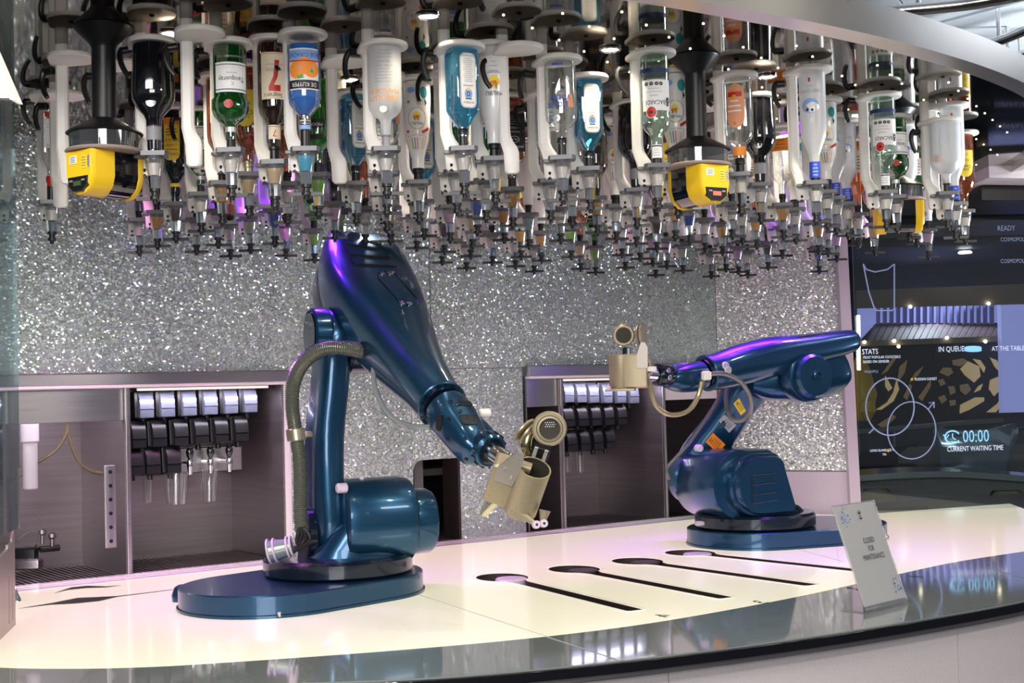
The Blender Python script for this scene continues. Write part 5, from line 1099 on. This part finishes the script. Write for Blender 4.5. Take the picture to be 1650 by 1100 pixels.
# ---------------------------------------------------------------- black posts with yellow scanners
def post(px, py_c, label, yaw, pc_y, sl, ya=-.012, yb=.062):
    p = PZ(px, py_c, CEIL); x, y = p.x, p.y
    o = thing('scanner_post', label, 'post', (x, y, CEIL), 'black posts under the mirror ceiling'); zb = 2.225
    MB().lathe([(.030, zb+.02), (.030, CEIL-.055), (.034, CEIL-.045), (.072, CEIL-.006), (.074, CEIL-.001)], 32, (x, y, 0)).build('column', 'post_black', o)
    MB().lathe([(.031, zb+.085), (.040, zb+.080), (.092, zb+.050), (.096, zb+.046), (.093, zb+.044)], 32, (x, y, 0), caps=False).build('hood', 'black', o)
    MB().lathe([(.088, zb+.046), (.086, zb+.004)], 32, (x, y, 0), caps=False).build('clear_skirt', 'hood_clear', o)
    MB().lathe([(.05, zb-.006), (.095, zb-.004), (.098, zb), (.095, zb+.004)], 32, (x, y, 0)).build('base_disc', 'hall_beige', o)
    R3 = Matrix.Rotation(yaw, 3, 'Z'); c = Vector((x, y, zb-.006))
    s = thing('safety_scanner', sl, 'sensor', c, 'yellow safety scanners')
    def T(v): return c + R3 @ Vector(v)
    # yellow housing: broad front block rounded below, carried round the black drum at the back
    out = [(-.052, 0), (.052, 0), (.052, -.062), (.044, -.088), (.022, -.108), (0, -.112), (-.022, -.108), (-.044, -.088), (-.052, -.062)]
    mb = MB(); mb.rings([[T((a*k, yy, b*k)) for a, b in out] for yy, k in ((-.082, .90), (-.076, .98), (-.068, 1), (ya, 1))]); mb.build('housing', 'yellow', s)
    mb = MB(); mb.rings([[T((a*.98, yy, b*.97)) for a, b in out] for yy in (ya, yb)]); mb.build('drum_window', 'window_black', s)
    mb = MB(); mb.rings([[T((a*k, yy, b*k)) for a, b in out] for yy, k in ((yb, 1), (.074, 1), (.080, .95))]); mb.build('rear_shell', 'yellow', s)
    mb = MB(); mb.rings([[T((a, -.086, b)) for a, b in ((-.036, -.066), (.036, -.066), (.034, -.088), (.016, -.102), (-.016, -.102), (-.034, -.088))][::1], [T((a, -.078, b)) for a, b in ((-.038, -.064), (.038, -.064), (.036, -.09), (.016, -.104), (-.016, -.104), (-.036, -.09))]]); mb.build('control_panel', 'black', s)
    mb = MB(); mb.box(T((0, -.0865, -.083)), (.028, .002, .012), R3 @ Vector((1, 0, 0)), R3 @ Vector((0, 1, 0)), UP); mb.build('display', 'lcd' if px < 900 else 'lcd_red', s)
    for a in (-.026, -.020, .020, .026):
        mb = MB(); mb.cyl(T((a, -.086, -.076)), T((a, -.088, -.076)), .0025, n=8); mb.build('indicator', 'silver_ink', s)
    for a, b, w_, h_, m in ((.022, -.030, .020, .034, 'yellow_label'), (-.020, -.022, .026, .020, 'paper'), (.040, -.03, .008, .03, 'silver_ink')):
        mb = MB(); mb.box(T((a, -.0825, b)), (w_, .002, h_), R3 @ Vector((1, 0, 0)), R3 @ Vector((0, 1, 0)), UP); mb.build('sticker', m, s)
        mb = MB()
        for k in range(4): mb.box(T((a, -.0838, b+h_*(.3-.2*k))), (w_*.7, .0006, .0012), R3 @ Vector((1, 0, 0)), R3 @ Vector((0, 1, 0)), UP)
        mb.build('print', 'ink', s)
post(166, 44, 'black post hanging from the mirror ceiling at far left', -.60, 0, 'yellow and black scanner hanging at far left with green display')
post(1119, 92, 'black post hanging from the mirror ceiling at right of centre', .50, 0, 'yellow and black scanner at right of centre with reddish display')
post(1441, 178, 'far black post behind the right bottles', 1.45, 0, 'far yellow and black scanner behind the right bottles', -.052, .045)
# magenta light tubes standing among the rear poles
for i, (px, py, h_) in enumerate([(448, 250, .2), (470, 300, .2), (520, 300, .16), (318+90, 300, .12), (1213, 370, .14), (1258, 330, .16), (1273, 375, .12)]):
    pass

# ---------------------------------------------------------------- sign
bl, br = PZ(1396, 986), PZ(1476, 966); wdir = (br-bl); wdir.z = 0; wl = .215; wdir.normalize()
bl = PZ(1396, 988); br = bl + wdir*wl
nrm = Vector((wdir.y, -wdir.x, 0)); tl = W(1343, 812, bl.y + .10)
# plane of the sheet: bottom edge along wdir, leaning back
best = min(range(0, 60), key=lambda a: abs((lambda v: (CM.transposed() @ (v-EYE)).x/-(CM.transposed() @ (v-EYE)).z*FPX + 825 - 1343)(bl + (UP*cos(radians(a)) - nrm*sin(radians(a)))*.297)))
lean = radians(best); upv = (UP*cos(lean) - nrm*sin(lean)).normalized(); fn = wdir.cross(upv); fn = fn if fn.dot(nrm) > 0 else -fn
sg = thing('table_sign', 'leaning clear acrylic sign with printed notice, closed for maintenance', 'sign', bl)
o_ = bl + UP*.006
def sp(a, b, k=0): return o_ + wdir*a + upv*b + fn*k
def slab(name, a0, a1, b0, b1, k, th, m):
    mb = MB(); mb.rings([[sp(a0, b0, kk), sp(a1, b0, kk), sp(a1, b1, kk), sp(a0, b1, kk)] for kk in (k, k+th)]); return mb.build(name, m, sg)
slab('acrylic_front', -.003, wl+.003, 0, .303, .0012, .0022, 'acrylic'); slab('acrylic_back', -.003, wl+.003, 0, .303, -.0036, .0022, 'acrylic'); slab('paper', 0, wl, .012, .300, -.001, .0012, 'paper')
mb = MB()
for t, b, s_ in (('CLOSED', .190, .0225), ('FOR', .166, .0225), ('MAINTENANCE', .142, .0225)): put_text(mb, t, sp(wl*.56, b, .0036), wdir, upv, s_, squeeze=.70)
mb.build('lettering', 'ink', sg)
mb = MB()   # crown and anchor emblem
cx_, cz_ = wl*.55, .268
for a in (-1, 0, 1): mb.add([sp(cx_+a*.005-.0016, cz_+.004, .0036), sp(cx_+a*.005+.0016, cz_+.004, .0036), sp(cx_+a*.0065, cz_+.013, .0036)], [[0, 1, 2]])
mb.add([sp(cx_-.007, cz_+.001, .0036), sp(cx_+.007, cz_+.001, .0036), sp(cx_+.006, cz_+.004, .0036), sp(cx_-.006, cz_+.004, .0036)], [[0, 1, 2, 3]])
mb.tube([sp(cx_, cz_, .0037), sp(cx_, cz_-.014, .0037)], .0011, 4); mb.tube([sp(cx_+.008*sin(t), cz_-.008-.006*cos(t), .0037) for t in [(-1.3+.26*i) for i in range(11)]], .0011, 4)
mb.build('emblem', 'ink', sg)
for nm, c_, cols in (('splash_print', (.040, .262), ('blue_ink', 'navy_ink', 'sky_ink')), ('splash_print', (wl-.030, .045), ('blue_ink', 'navy_ink', 'sky_ink'))):
    mb = MB(); rnd = random.Random(3 if c_[0] < .1 else 5)
    for i in range(26):
        mb.mi = i % 3; a, b = rnd.gauss(0, .011), rnd.gauss(0, .011); r = rnd.uniform(.0008, .0034); c = sp(c_[0]+a, c_[1]+b, .0036 + i*.00002)
        mb.add([c + wdir*(r*cos(k)) + upv*(r*sin(k)) for k in [pi/3*j for j in range(6)]], [list(range(6))])
    mb.build(nm, list(cols), sg)
mb = MB(); mb.box(bl + wdir*(wl/2) - nrm*.035 + UP*.002, (wl+.006, .09, .003), wdir, nrm, UP); mb.build('acrylic_foot', 'acrylic', sg)
mb = MB(); mb.box(bl + wdir*(wl/2) + UP*.006, (wl+.006, .006, .012), wdir, nrm, UP, bev=.001); mb.build('bend', 'acrylic', sg)

# ---------------------------------------------------------------- left glass screen and steel bracket
mb = MB(); g0, g1 = W(24, 700, 3.9), W(-60, 700, 3.2); g0.z = g1.z = 0; gd = (g1-g0).normalized(); gn = Vector((-gd.y, gd.x, 0))
zlow = W(24, 850, 3.9).z
mb.poly([g0 + UP*zlow, g1 + UP*(zlow+.02), g1 + UP*CEIL, g0 + UP*CEIL], gn*.012); tag(mb.build('glass_screen', 'glass_teal'), 'teal tinted glass screen at the far left edge of the bar', 'screen')
br_ = thing('glass_bracket', 'slotted steel bracket holding the glass at the left end of the bar', 'bracket', P2(g0, TOP))
q = [W(28, 849, 3.9), W(28, 960, 3.9), W(-80, 1040, 3.42), W(-80, 930, 3.42)]
def fit(v): return v
A0 = Vector((g0.x, g0.y, 0)) + gn*-.006
zt_, zb_ = W(28, 849, 3.9).z, TOP
pts = [A0 + UP*zt_, A0 + UP*zb_, A0 + gd*.5 + UP*zb_, A0 + gd*.5 + UP*(zt_-.12)]
fr = lambda a, z: A0 + gd*a + UP*z
for a0_, a1_, z0_, z1_ in ((-.01, .030, zb_, zt_), (.045, .085, zb_, zt_-.035), (.10, .5, zb_, zt_-.05)):
    mb = MB(); mb.poly([fr(a0_, z0_), fr(a1_, z0_), fr(a1_, z1_-.03), fr(a0_, z1_)], gn*-.006); mb.build('plate', 'gripper_plate', br_)
for a0_, a1_ in ((.030, .045), (.085, .10)):
    for z0_, z1_ in ((zb_, zb_+.02), (zt_-.13, zt_-.04)):
        mb = MB(); mb.poly([fr(a0_, z0_), fr(a1_, z0_), fr(a1_, z1_), fr(a0_, z1_)], gn*-.006); mb.build('web', 'gripper_plate', br_)
mb = MB(); c_ = PZ(25, 968); mb.lathe([(.018, 0), (.016, .008), (.006, .03), (.002, .05)], 12, c_); mb.build('foot_clip', 'chrome', br_)
LD = 2.45
lt = thing('side_light', 'slanted white light panel at the upper left edge', 'light', W(0, 120, LD))
mb = MB(); mb.poly([W(-90, 20, LD), W(-28, 20, LD), W(17, 158, LD), W(-90, 155, LD)], (0, .02, 0)); mb.build('panel', 'outer_panel', lt)
mb = MB(); mb.poly([W(-44, 20, LD-.01), W(-37, 20, LD-.01), W(24, 161, LD-.01), W(16, 160, LD-.01)], (0, .04, 0)); mb.build('light_strip', 'lamp_soft', lt)
mb = MB(); mb.cyl(W(-70, 25, LD), Vector((W(-70, 25, LD).x, LD, 2.95)), .01, n=8); mb.build('hanger', 'chrome', lt)

# ---------------------------------------------------------------- outer ceiling (upper right), panels and chrome rails
oc = tag(thing('ceiling_outer', None, None, (0, 0, 0)), kind='structure')
Z2 = 2.95
def oz(x, y, z=Z2): return PZ(x, y, z)
pans = [[(1150, -60), (1400, -60), (1480, 42), (1380, 60)], [(1404, -60), (1760, -60), (1700, -15), (1484, 42)], [(1484, 46), (1702, -11), (1900, 60), (1560, 115), (1440, 70)], [(1562, 118), (1900, 62), (1900, 210), (1660, 175)]]
for P_ in pans:
    mb = MB(); mb.poly([oz(*p) for p in P_], (0, 0, .03)); mb.build('ceiling_panel', 'outer_panel', oc)
mb = MB(); mb.box((1.8, 3.2, 3.05), (5, 5, .02)); mb.build('ceiling_backing', 'hall_grey', oc)
for i, (pts, r_, l) in enumerate([([(1395, 22), (1480, 14), (1560, 6), (1640, -8), (1700, -22)], .022, 'upper'), ([(1560, 82), (1610, 66), (1655, 48), (1720, 22)], .018, 'middle'), ([(1585, 100), (1625, 92), (1660, 84), (1720, 66)], .016, 'lower'), ([(1625, 114), (1645, 110), (1670, 104), (1720, 92)], .014, 'lowest')]):
    rl_ = thing('chrome_rail', l + ' curved chrome rail under the outer ceiling at top right', 'rail', oz(*pts[0], Z2-.12), 'chrome rails at the upper right')
    mb = MB(); mb.tube([oz(*p, Z2-.12) for p in pts], r_, 14, smooth=5); mb.build('rail', 'chrome', rl_)
    for k in (1, 3): q = oz(*pts[k], Z2-.12); mb = MB(); mb.cyl(q, q + UP*.12, .008, n=10); mb.build('hanger', 'chrome', rl_)

# ---------------------------------------------------------------- hall beyond the glass partition
gp0 = WR1 + Vector((.06, 0, 0)); gp1 = WR1 + Vector((2.2, .25, 0)); gdir = (gp1-gp0).normalized(); gnn = Vector((-gdir.y, gdir.x, 0))
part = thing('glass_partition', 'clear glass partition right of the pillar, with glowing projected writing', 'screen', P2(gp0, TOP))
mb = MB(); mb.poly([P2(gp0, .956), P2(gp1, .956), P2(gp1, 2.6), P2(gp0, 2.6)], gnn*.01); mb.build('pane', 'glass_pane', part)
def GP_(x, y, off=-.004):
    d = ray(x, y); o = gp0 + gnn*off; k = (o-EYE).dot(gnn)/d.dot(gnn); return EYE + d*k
def gtext(t, x, y, px_h, m, al='LEFT', sq=.8, name='lettering'):  # reflected screen writing, modelled as glowing letters on the pane
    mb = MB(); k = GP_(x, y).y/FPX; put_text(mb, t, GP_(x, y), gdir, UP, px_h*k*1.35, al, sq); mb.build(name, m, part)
gtext('STATS', 1389, 567, 9, 'reflect_white'); gtext('IN QUEUE', 1512, 563, 9, 'reflect_white'); gtext('AT THE TABLES', 1598, 562, 8, 'reflect_white'); gtext('MOST POPULAR COCKTAILS', 1391, 576, 4.5, 'reflect_white'); gtext('BASED ON GENDER', 1391, 583, 4.5, 'reflect_white'); gtext('PINEAPPLE', 1393, 599, 4.5, 'reflect_dim')
gtext('BLONDIE', 1541, 563, 6, 'reflect_dim'); gtext('RUSSIAN SUNSET', 1474, 611, 4.5, 'reflect_white'); gtext('LONG ISLAND ICE T', 1402, 726, 4, 'reflect_white'); gtext('TEA', 1422, 732, 3.5, 'reflect_white')
gtext('00:00', 1551, 704, 21, 'reflect_blue', sq=.72); gtext('CURRENT WAITING TIME', 1526, 724, 8.5, 'reflect_white', sq=.72)
gtext('READY', 1607, 368, 9, 'reflect_dim'); gtext('COSMOPOLITAN', 1612, 386, 7, 'reflect_dim'); gtext('COSMOPOLITAN', 1612, 421, 7, 'reflect_dim')
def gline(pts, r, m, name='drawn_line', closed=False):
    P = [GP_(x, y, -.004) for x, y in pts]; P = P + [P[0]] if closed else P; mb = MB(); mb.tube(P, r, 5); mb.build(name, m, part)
gline([(1535-0+12*cos(t), 704+10*sin(t)) for t in [(.6+.3*i) for i in range(18)]], .0042, 'reflect_blue', 'clock_icon'); gline([(1535, 698), (1535, 705), (1540, 708)], .003, 'reflect_blue', 'clock_icon'); gline([(1520, 700), (1525, 706), (1529, 700)], .003, 'reflect_blue', 'clock_icon')
gline([(1434+39*cos(2*pi*i/40), 655+46*sin(2*pi*i/40)) for i in range(40)], .0036, 'reflect_dim', 'chart_ring', True); gline([(1469+39*cos(2*pi*i/40), 693+46*sin(2*pi*i/40)) for i in range(40)], .0030, 'reflect_dim', 'chart_ring', True)
gline([(1496, 659), (1505, 647), (1497, 649)], .003, 'reflect_dim', 'arrow'); gline([(1505, 647), (1505, 657)], .003, 'reflect_dim', 'arrow'); gline([(1400, 698), (1408, 690)], .003, 'reflect_dim', 'arrow')
gline([(1391, 425), (1396, 434), (1410, 438), (1430, 434), (1440, 426)], .0035, 'reflect_dim', 'drawn_glass'); gline([(1391, 425), (1400, 470), (1408, 494), (1412, 500), (1438, 500), (1441, 496), (1441, 425)], .0035, 'reflect_dim', 'drawn_glass')
mb = MB(); mb.rings([[GP_(1568+s*k_*15, 562+c*k_*5, o_) for s, c in [(max(-.7, min(.7, cos(2*pi*i/20)))*1.3, sin(2*pi*i/20)) for i in range(20)]] for k_, o_ in ((1, -.004), (1, -.006))]); mb.build('badge', 'reflect_blue', part)
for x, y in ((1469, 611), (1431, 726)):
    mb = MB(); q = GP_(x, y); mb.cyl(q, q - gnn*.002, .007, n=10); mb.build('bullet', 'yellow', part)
mb = MB(); q0, q1 = GP_(1383, 508), GP_(1384, 596); mb.tube([q0, q1], .008, 6); tag(mb.build('light_tube', 'lamp_white'), 'thin vertical white light tube just right of the pillar', 'light')

DB = 13.0
def bp(x, y, d=DB): return W(x, y, d)
def bpanel(name, pts, m, lab=None, cat=None, d=DB, th=.1, parent=None, grp=None):
    mb = MB(); mb.poly([bp(x, y, d) for x, y in pts], (0, th, 0)); o = mb.build(name, m, parent)
    if lab: tag(o, lab, cat, grp)
    return o
bw = tag(thing('wall_far', None, None, (0, 0, 0)), kind='structure')
bpanel('wall_panel', [(1100, 350), (2000, 350), (2000, 860), (1100, 860)], 'hall_dark', parent=bw, d=13.6)
fc_ = thing('lit_facade', 'blue lit slatted facade over the gold patterned screens', 'facade', bp(1480, 520, 13.4))
bpanel('back', [(1395, 488), (1612, 488), (1612, 535), (1395, 535)], 'lit_blue', d=13.5, parent=fc_)
bpanel('end_panel', [(1385, 492), (1412, 492), (1412, 520), (1386, 548)], 'lit_blue', d=13.3, parent=fc_)
for i in range(18):
    x = 1416 + i*10.8; bpanel('slat', [(x, 488), (x+2.2, 488), (x+2.2, 532), (x, 532)], 'lit_blue_line', d=13.2, parent=fc_)
sf = thing('slatted_soffit', 'brown purple sloping slatted soffit above the far screens', 'soffit', bp(1480, 545, 13))
for i in range(20):
    x = 1412 + i*10.3; x2 = x - 14; mb = MB(); mb.poly([bp(x, 522, 13.2), bp(x+8.6, 522, 13.2), bp(x2+8.6, 549, 12.6), bp(x2, 549, 12.6)], (0, .08, .0)); mb.build('slat', 'soffit_brown', sf)
bpanel('backing', [(1405, 520), (1615, 520), (1615, 552), (1385, 552)], 'hall_dark', d=13.45, parent=sf)
bpanel('ledge_beam', [(1383, 549), (1615, 541), (1615, 550), (1383, 558)], 'hall_beige', 'beige beam running under the brown soffit in the hall', 'beam', d=12.5)
bpanel('tall_panel', [(1613, 488), (1800, 480), (1800, 668), (1616, 668)], 'lit_blue', 'tall pale blue lit panel at the far right edge', 'panel', d=12.4)
bpanel('ceiling_beam', [(1380, 468), (1700, 455), (1700, 488), (1380, 496)], 'hall_beige', 'broad grey beige ceiling beam above the blue facade', 'beam', d=12.3)
fl = [(1393, 551), (1441, 549), (1526, 544), (1588, 550), (1448, 558), (1467, 494), (1593, 489)]
for i, (x, y) in enumerate(fl):
    q = bp(x, y, 12.48 if i < 5 else 12.28); o = thing('spot_lamp', 'tiny warm lamp on the far beam, ' + ['leftmost of lower row', 'second of lower row', 'brightest in lower row', 'rightmost of lower row', 'small one between the left pair', 'left one on upper beam', 'right one on upper beam'][i], 'light', q, 'tiny lamps on the far beams')
    MB().lathe([(.015, -.01), (.017, 0), (.012, .01)], 12, q, ax=(0, -1, 0)).build('lens', 'lamp_warm', o)
# gold patterned screens
scn = thing('patterned_screen', 'black wall screen with gold flame shapes and rings, left of two', 'screen', bp(1450, 650, 12.8), 'gold patterned wall screens')
bpanel('panel', [(1385, 556), (1504, 553), (1504, 735), (1385, 740)], 'screen_black', d=12.9, th=.72, parent=scn)
scn2 = thing('patterned_screen', 'black wall screen with large gold scale pattern, right of two', 'screen', bp(1560, 650, 12.8), 'gold patterned wall screens')
bpanel('panel', [(1505, 553), (1614, 549), (1618, 690), (1505, 735)], 'screen_black', d=12.9, th=.72, parent=scn2)
gs = [([(1560, 582), (1578, 590), (1580, 606), (1570, 616), (1555, 604), (1548, 594)], 1), ([(1568, 578), (1580, 580), (1588, 592), (1586, 600), (1578, 588)], 1), ([(1596, 576), (1606, 580), (1616, 596), (1614, 602), (1603, 590)], 1), ([(1596, 612), (1608, 607), (1615, 612), (1610, 630), (1602, 638), (1594, 626)], 1), ([(1577, 622), (1584, 618), (1580, 628), (1570, 632)], 1),
      ([(1548, 652), (1572, 640), (1586, 640), (1586, 646), (1562, 660), (1547, 666)], 1), ([(1547, 620), (1560, 618), (1565, 628), (1556, 636), (1548, 630)], 0), ([(1520, 592), (1532, 592), (1536, 600), (1528, 606), (1514, 600)], 0), ([(1535, 580), (1552, 577), (1560, 582), (1548, 590), (1536, 588)], 0), ([(1528, 622), (1538, 622), (1540, 632), (1532, 636)], 0), ([(1512, 640), (1522, 636), (1526, 644), (1518, 650)], 0), ([(1530, 645), (1540, 644), (1540, 652), (1532, 654)], 0), ([(1590, 664), (1608, 650), (1617, 634), (1617, 648), (1605, 664)], 1), ([(1512, 612), (1520, 610), (1524, 618), (1516, 622)], 0)]
for P_, b_ in gs: bpanel('gold_scale', P_, 'screen_gold' if b_ else 'screen_gold_dim', d=12.85, th=.02, parent=scn2)
for P_, b_ in [([(1427, 605), (1434, 618), (1438, 625), (1432, 630), (1427, 622)], 1), ([(1445, 612), (1449, 627), (1440, 646), (1420, 660), (1412, 660), (1430, 648), (1440, 632)], 1), ([(1420, 604), (1440, 575), (1446, 575), (1430, 598)], 0), ([(1450, 590), (1462, 580), (1458, 600), (1446, 618)], 0), ([(1475, 600), (1488, 590), (1480, 604), (1466, 616)], 0), ([(1456, 640), (1466, 618), (1470, 622), (1462, 644)], 0), ([(1480, 640), (1500, 612), (1500, 622), (1486, 646)], 0), ([(1414, 684), (1440, 668), (1444, 672), (1424, 690)], 0)]:
    bpanel('gold_flame', P_, 'screen_gold' if b_ else 'screen_gold_dim', d=12.85, th=.02, parent=scn)
yf = thing('yellow_figure', 'yellow rounded shape just right of the pillar in the hall', 'sculpture', bp(1388, 640, 11.5))
q = bp(1388, 640, 11.5); MB().box((q.x, q.y, (q.z-.2)/2), (.2, .2, q.z-.2)).build('plinth', 'black', yf); MB().lathe([(.02, -.30), (.10, -.22), (.13, -.05), (.09, .12), (.03, .30)], 20, bp(1388, 625, 11.5)).build('body', 'yellow', yf); MB().lathe([(.02, -.12), (.07, -.04), (.06, .05), (.01, .10)], 16, bp(1398, 655, 11.4)).build('foot', 'yellow', yf)
# railing, sofa, chair, low table, armchairs
rg_ = thing('hall_railing', 'thin pale handrail crossing in front of the far screens', 'railing', bp(1480, 690, 11))
mb = MB(); mb.tube([bp(1380, 696, 11), bp(1450, 690, 11), bp(1530, 683, 11), bp(1616, 677, 11)], .022, 8); mb.build('handrail', 'table_grey', rg_)
bpanel('glass_panel', [(1380, 699), (1616, 680), (1616, 745), (1380, 745)], 'navy', d=11.05, th=.02, parent=rg_)
for x in (1440, 1505, 1570): bpanel('baluster', [(x, 692), (x+3, 692), (x+3, 918), (x, 918)], 'table_grey', d=11.0, th=.03, parent=rg_)
mb = MB(); q = bp(1640, 668, 11.2); mb.box(q, (.5, .05, .04)); mb.box(q + Vector((0, 0, -.12)), (.5, .04, .03)); tag(mb.build('dark_rail', 'black'), 'black double rail at the foot of the pale blue panel', 'railing')
so = thing('sofa', 'long grey sofa low in the hall behind the shiny chair', 'sofa', bp(1570, 800, 9.6))
mb = MB(); mb.box(bp(1570, 765, 9.6), (1.05, .25, .42), bev=.06); mb.build('backrest', 'sofa', so)
mb = MB(); mb.box(bp(1570, 795, 9.3), (1.1, .6, .18), bev=.05); mb.build('seat', 'sofa', so)
mb = MB(); mb.box(bp(1460, 762, 9.2), (.20, .14, .14), bev=.04); tag(mb.build('cushion', 'hall_dark'), 'dark square cushion left of the shiny chair', 'cushion')
cb = thing('curved_bench', 'dark teal slatted curved bench low beside the pillar', 'bench', bp(1430, 780, 9.8))
q = bp(1425, 760, 9.95); MB().box((q.x, q.y, .35), (.45, .2, .7)).build('base', 'navy', cb)
for i in range(5):
    y = 728 + i*9; mb = MB(); mb.tube([bp(1380, y+6, 9.8), bp(1410, y+3, 9.8), bp(1450, y-3, 9.8), bp(1478, y-8, 9.8)], .03, 8, smooth=4); mb.build('slat', 'robot_dark', cb)
ch = thing('shell_chair', 'shiny blue grey chair with winged back, right in the hall', 'chair', bp(1570, 780, 8.6))
out = [(1502, 690), (1508, 686), (1530, 692), (1560, 694), (1590, 692), (1620, 684), (1634, 682), (1641, 690), (1640, 702), (1632, 724), (1626, 750), (1624, 775), (1522, 775), (1516, 752), (1512, 724), (1504, 704)]
cc = Vector((sum(p[0] for p in out)/len(out), sum(p[1] for p in out)/len(out), 0)); rg2 = []
for k, dy in ((.90, -.06), (.97, -.045), (1, -.02), (1, .03), (.95, .05)): rg2.append([bp(cc.x+(x-cc.x)*k, cc.y+(y-cc.y)*k, 8.6 + dy - .10*((x-1570)/70)**2) for x, y in out])
mb = MB(); mb.rings(rg2); mb.build('winged_back', 'chair_shell', ch, ang=60)
mb = MB(); mb.box(bp(1572, 785, 8.5), (.42, .4, .12), bev=.04); mb.build('seat', 'chair_shell', ch)
tb_ = thing('lounge_table', 'curved grey glass topped ledge crossing low in front of the lounge', 'table', bp(1520, 790, 7.6))
mb = MB(); tp = [bp(1376, 776, 7.7), bp(1450, 771, 7.7), bp(1530, 769, 7.7), bp(1610, 773, 7.7), bp(1720, 782, 7.7)]
tp = spline(tp, 5); mb.rings([[p, p + UP*.035, p + UP*.045 + Vector((0, .3, 0)), p + Vector((0, .3, 0))] for p in tp]); mb.build('top', 'table_grey', tb_)
mb = MB(); mb.rings([[p + UP*-.20 + Vector((0, .05, 0)), p - UP*.005 + Vector((0, .05, 0)), p - UP*.005 + Vector((0, .1, 0)), p + UP*-.20 + Vector((0, .1, 0))] for p in tp]); mb.build('apron', 'sofa', tb_)
for i, (x, y, w_) in enumerate(((1412, 805, .22), (1622, 808, .24))):
    ac = thing('armchair', ['left olive armchair top showing behind the bar end', 'right olive armchair top showing behind the bar end'][i], 'armchair', bp(x, 830, 7.2), 'olive armchairs behind the bar end')
    mb = MB(); mb.box(bp(x, y, 7.3), (w_, .16, .12), bev=.05); mb.build('backrest', 'olive', ac)
    mb = MB(); mb.box(bp(x, y+22, 7.25), (w_*.9, .4, .10), bev=.03); mb.build('seat', 'olive', ac); q = bp(x, y+22, 7.25); MB().box((q.x, q.y, (q.z-.05)/2), (w_*.8, .3, q.z-.05)).build('base', 'black', ac)
# ledge counter at the right rear
sc_ = thing('service_counter', 'dark grey service ledge behind the right end of the white bar', 'counter', PZ(1500, 832))
mb = MB(); mb.poly([bp(1366, 829, 6.75), bp(1372, 812, 7.0), bp(1720, 790, 7.0), bp(1720, 838, 6.6), bp(1500, 828, 6.7)], (0, 0, -.03)); mb.build('top', 'fascia_line', sc_)
mb = MB(); mb.tube([bp(1495, 823, 6.72), bp(1560, 826, 6.7), bp(1720, 834, 6.6)], .010, 6); mb.build('edge', 'black', sc_)
mb = MB(); mb.box(bp(1440, 823, 6.74), (.34, .10, .04), bev=.012); mb.build('raised_part', 'steel_dark', sc_)

# hall ceiling beyond
hc = tag(thing('ceiling_hall', None, None, (0, 0, 0)), kind='structure')
mb = MB(); mb.poly([Vector((1.6, 6.9, 2.75)), Vector((9, 6.0, 2.75)), Vector((9, 14.6, 2.75)), Vector((1.6, 14.6, 2.75))], (0, 0, .05)); mb.build('ceiling_slab', 'hall_dark', hc)
for i, y in enumerate((7.6, 8.6, 9.8, 11.2)):
    mb = MB(); mb.box((4.2, y, 2.735), (6, .35, .03)); mb.build('ceiling_strip', 'hall_grey' if i % 2 == 0 else 'sofa', hc)
for i, (x, y, s_) in enumerate(((1490, 438, .11), (1555, 408, .06), (1648, 482, .05))):
    q = PZ(x, y, 2.71); o = thing('hall_downlight', ['large round downlight in the dark hall ceiling', 'small bright downlight below the rightmost bottles', 'bright white spotlight at the right edge'][i], 'light', q, 'downlights in the hall ceiling'); MB().lathe([(s_, 0), (s_, .01), (s_*.8, .02)], 20, q - UP*.0).build('lens', 'lamp_white', o)
# bulkhead beyond the mirror ceiling at the right
mb = MB(); mb.poly([W(1592, 232, 6.0), W(1800, 212, 6.0), W(1800, 290, 6.0), W(1594, 286, 6.0)], (0, .5, 0)); tag(mb.build('bulkhead', 'fascia'), 'pale lilac grey bulkhead beyond the mirror ceiling at right', 'bulkhead')
mb = MB(); mb.poly([W(1582, 300, 6.2), W(1800, 300, 6.2), W(1800, 322, 6.2), W(1582, 322, 6.2)], (0, .5, 0)); tag(mb.build('dark_beam', 'black'), 'dark horizontal beam under the lilac bulkhead at right', 'beam')
